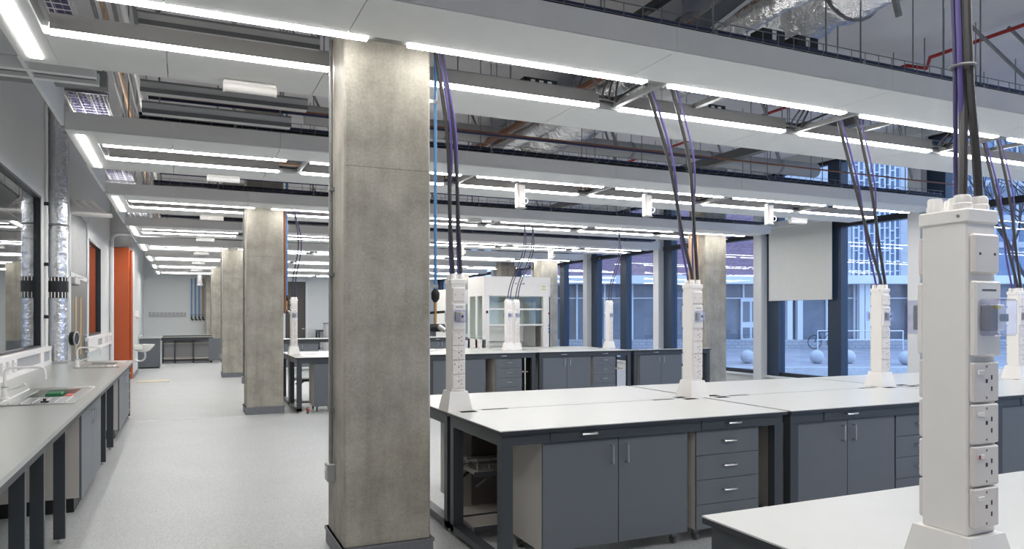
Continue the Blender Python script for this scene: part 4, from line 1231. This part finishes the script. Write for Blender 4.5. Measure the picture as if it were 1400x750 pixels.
# ================================================================== OUTSIDE
struct('ground', MB().box(12.76, 90, -40, 90, -.6, -.35), M['stone'])
CT, ST = math.cos(TH), math.sin(TH)
def EX(mb):
    """Turn a mesh from street axes (u along the facade, d away from the lab) into the world: the street lies 24 degrees off the lab grid."""
    mb.v = [(d * ST + u * CT, d * CT - u * ST, z) for (u, d, z) in mb.v]
    return mb
struct('pavement', EX(MB().box(.5, 40, 23.6, 60, -.4, 0.0)), M['stone'])
struct('kerb', EX(MB().box(.5, 40, 23.3, 23.6, -.4, 0.02)), M['kerb'])
for k, (px, d, z0) in enumerate(((1022, 25.5, 0), (1053, 25.5, 0), (1117, 25.5, 0), (1160, 25.5, 0), (1239, 24.8, 0), (1300, 25.2, 0), (1028, 19.3, -.35), (1096, 19.0, -.35))):
    u = (px - 700) / 1000 * d
    w_ = EX(MB().ball(u, d, 0, .001)).v[0]
    solo('ball_bollard', EX(MB().ball(u, d, z0 + .23, .24)), M['ball'], 'round concrete ball bollard outside the windows, %s' % (
        ['on the paving left of the white casing', 'on the paving just right of the white casing', 'on the paving below the bicycle', 'on the paving beside the wide dark mullion',
         'on the paving right of the third socket tower', 'on the paving behind the nearest socket tower', 'on the low ground left of the white casing', 'on the low ground below the blind'][k]), 'bollard', 'ball bollards', smooth=True)
D = 38.0
def u_(px, d=D): return (px - 700) / 1000 * d
def z_(py, d=D): return 1.66 + (431.4 - py) / 1000 * d
t = thing('office_building', 'pale and brick office building across the plaza outside the windows', 'building', tuple(EX(MB().box(12, 12.1, 38, 38.1, 0, .1)).v[0]))
def bp(name, mb, m, parent=None, kind=None): return part(name, EX(mb), M[m], parent or t, kind=kind)
bp('plinth', MB().box(-1, 32, D - .4, D, -.1, .42), 'palebrick')
bp('ground_floor_wall', MB().box(-1, 32, D + .3, D + .6, .42, 3.4), 'facglass')
bp('canopy', MB().box(-1, 32, D - .7, D + .6, 3.30, 3.72), 'facwhite')
bp('brick_wall', MB().box(-1, u_(1062), D, D + .6, 3.72, 14), 'brick')
bp('pale_wall', MB().box(u_(1062), u_(1164), D, D + .6, 3.72, 14), 'facade')
for k in range(22):
    u0 = -1 + k * 1.45
    bp('mullion', MB().box(u0, u0 + .09, D + .18, D + .3, .42, 3.3), 'facwhite')
    bp('transom_bar', MB().box(u0, u0 + 1.45, D + .2, D + .3, 2.55, 2.61), 'facwhite')
for px in (1078, 1092, 1176, 1184, 1246):
    bp('pale_column', MB().box(u_(px) - .12, u_(px) + .14, D - .2, D + .15, .3, 3.3), 'facwhite')
# double door
a, b = u_(1014), u_(1041)
dr = bp('entrance_door', MB().box(a, b, D + .1, D + .28, .30, 2.55), 'facwhite')
m_ = (a + b) / 2
for p, q in ((a + .1, m_ - .06), (m_ + .06, b - .1)):
    for c, e in ((.5, 1.05), (1.35, 2.4)):
        bp('door_pane', MB().box(p, q, D + .07, D + .11, c, e), 'facglass', dr)
# staggered screen
u0 = u_(1166); cw = .268
sc = bp('screen_wall', MB().box(u_(1164), u_(1229), D - .02, D + .4, 3.72, 14), 'facglass2')
for k in range(10):
    bp('screen_mullion', MB().box(u0 + k * cw - .032, u0 + k * cw + .032, D - .12, D - .02, 3.72, 14), 'facwhite', sc)
for k in range(9):
    m = MB()
    z = 3.72 + (.62 if k % 2 else .25)
    while z < 13.9:
        m.box(u0 + k * cw, u0 + (k + 1) * cw, D - .10, D - .02, z, z + .05)
        z += .52 + (.14 if (k * 7 + int(z * 3)) % 3 == 0 else 0)
    bp('screen_rung', m, 'facwhite', sc, 'stuff')
bp('pale_pier', MB().box(u_(1229), u_(1240), D - .2, D + .5, 3.72, 14), 'facade')
bp('curtain_wall', MB().box(u_(1240), 34, D + .1, D + .6, 3.72, 14), 'facglass2')
for k in range(12):
    u1 = u_(1240) + k * 1.15
    bp('curtain_mullion', MB().box(u1 - .05, u1 + .05, D, D + .1, 3.72, 14), 'facade')
for z in (5.2, 6.6, 8.4, 9.6, 11.2):
    bp('spandrel', MB().box(u_(1240), 34, D + .02, D + .1, z, z + .3), 'facade')
# windows high in the right-hand facade
for k in range(8):
    for z in (7.1, 10.0):
        bp('upper_window', MB().box(u_(1266) + k * 1.15 + .1, u_(1266) + k * 1.15 + .8, D + .04, D + .1, z, z + 1.2), 'facglass')
# railing with bicycle
rt = thing('white_railing', 'white tubular railing in front of the office building', 'railing', tuple(EX(MB().box(15, 15.1, 36, 36.1, 0, .1)).v[0]))
ua = u_(1118, 36.0)
for z in (.92, .48):
    part('rail', EX(MB().tube([(ua, 36, z), (ua + 4.2, 36, z)], .03, 8)), M['facwhite'], rt, smooth=True)
for k in range(4):
    part('railing_post', EX(MB().tube([(ua + 1.4 * k, 36, 0), (ua + 1.4 * k, 36, .94)], .03, 8)), M['facwhite'], rt, smooth=True)
bk = thing('bicycle', 'dark bicycle leaning at the white railing', 'bicycle', tuple(EX(MB().box(15, 15.1, 36.2, 36.3, 0, .1)).v[0]))
ub = ua + .05
for du in (-.1, .85):
    part('wheel', EX(MB().torus((ub + du, 36.25, .36), (0, 1, 0), .33, .02, 22)), M['black'], bk, smooth=True)
fr = MB()
for p, q in (((-.1, .36), (.25, .42)), ((.25, .42), (.12, .85)), ((.12, .85), (.70, .88)), ((.25, .42), (.70, .85)), ((.70, .95), (.85, .36)), ((-.1, .36), (.12, .85))):
    fr.tube([(ub + p[0], 36.25, p[1]), (ub + q[0], 36.25, q[1])], .018, 6)
part('frame', EX(fr), M['edge'], bk)
part('handlebar', EX(MB().tube([(ub + .62, 36.05, 1.02), (ub + .70, 36.25, .98), (ub + .62, 36.45, 1.02)], .015, 6)), M['black'], bk)
part('saddle', EX(MB().cbox(ub + .0, ub + .24, 36.19, 36.31, .90, .95, .02)), M['black'], bk)
# bare tree
tr = thing('bare_tree', 'bare leafless tree outside the right-hand window', 'tree', tuple(EX(MB().box(19.3, 19.4, 27, 27.1, 0, .1)).v[0]))
rr = random.Random(5)
br = []
def grow(p, v, r, n):
    q = p + v
    mid = p + v * .5 + Vector((rr.uniform(-1, 1), rr.uniform(-1, 1), 0)) * v.length * .06
    br.append(([p, mid, q], [r, r * .85, r * .7], n))
    if n == 0: return
    for k in range(3 if n > 1 else 2):
        w_ = Vector((rr.uniform(-1, 1), rr.uniform(-1, 1), rr.uniform(-.1, .8))).normalized()
        grow(q, (v.normalized() * .75 + w_ * .8).normalized() * v.length * rr.uniform(.62, .86), r * .62, n - 1)
grow(Vector((19.3, 27, 0)), Vector((0, 0, 2.6)), .13, 5)
tk = MB(); tw = MB()
for pts, r, n in br:
    (tk if n >= 4 else tw).tube(pts, r, 6 if n >= 3 else 4)
part('trunk', EX(tk), M['bark'], tr, smooth=True)
part('branches', EX(tw), M['bark'], tr, kind='stuff')
# things glimpsed in the room behind the left window
t = thing('step_ladder', 'grey step ladder leaning in the room behind the left window', 'ladder', (-3.6, 12.0, 0))
for y in (11.7, 12.15):
    part('stile', MB().tube([(-3.3, y, 0), (-4.3, y, 2.6)], .03, 6), M['galv'], t)
for k in range(8):
    part('rung', MB().tube([(-3.4 - .11 * k, 11.7, .28 + .29 * k), (-3.4 - .11 * k, 12.15, .28 + .29 * k)], .02, 6), M['galv'], t)
t = thing('lab_bench', 'dark bench in the room behind the left window', 'bench', (-4.4, 9, 0))
part('worktop', MB().box(-5.0, -3.8, 5, 14, .87, .91), M['topgrey'], t)
part('front', MB().box(-4.9, -3.85, 5, 14, 0, .87), M['frame'], t)
solo('red_bin', MB().cbox(-4.3, -4.0, 12.2, 12.6, .91, 1.05, .02), M['pink'], 'red tray lying on the bench behind the left window', 'tray')
bpy.context.view_layer.update()
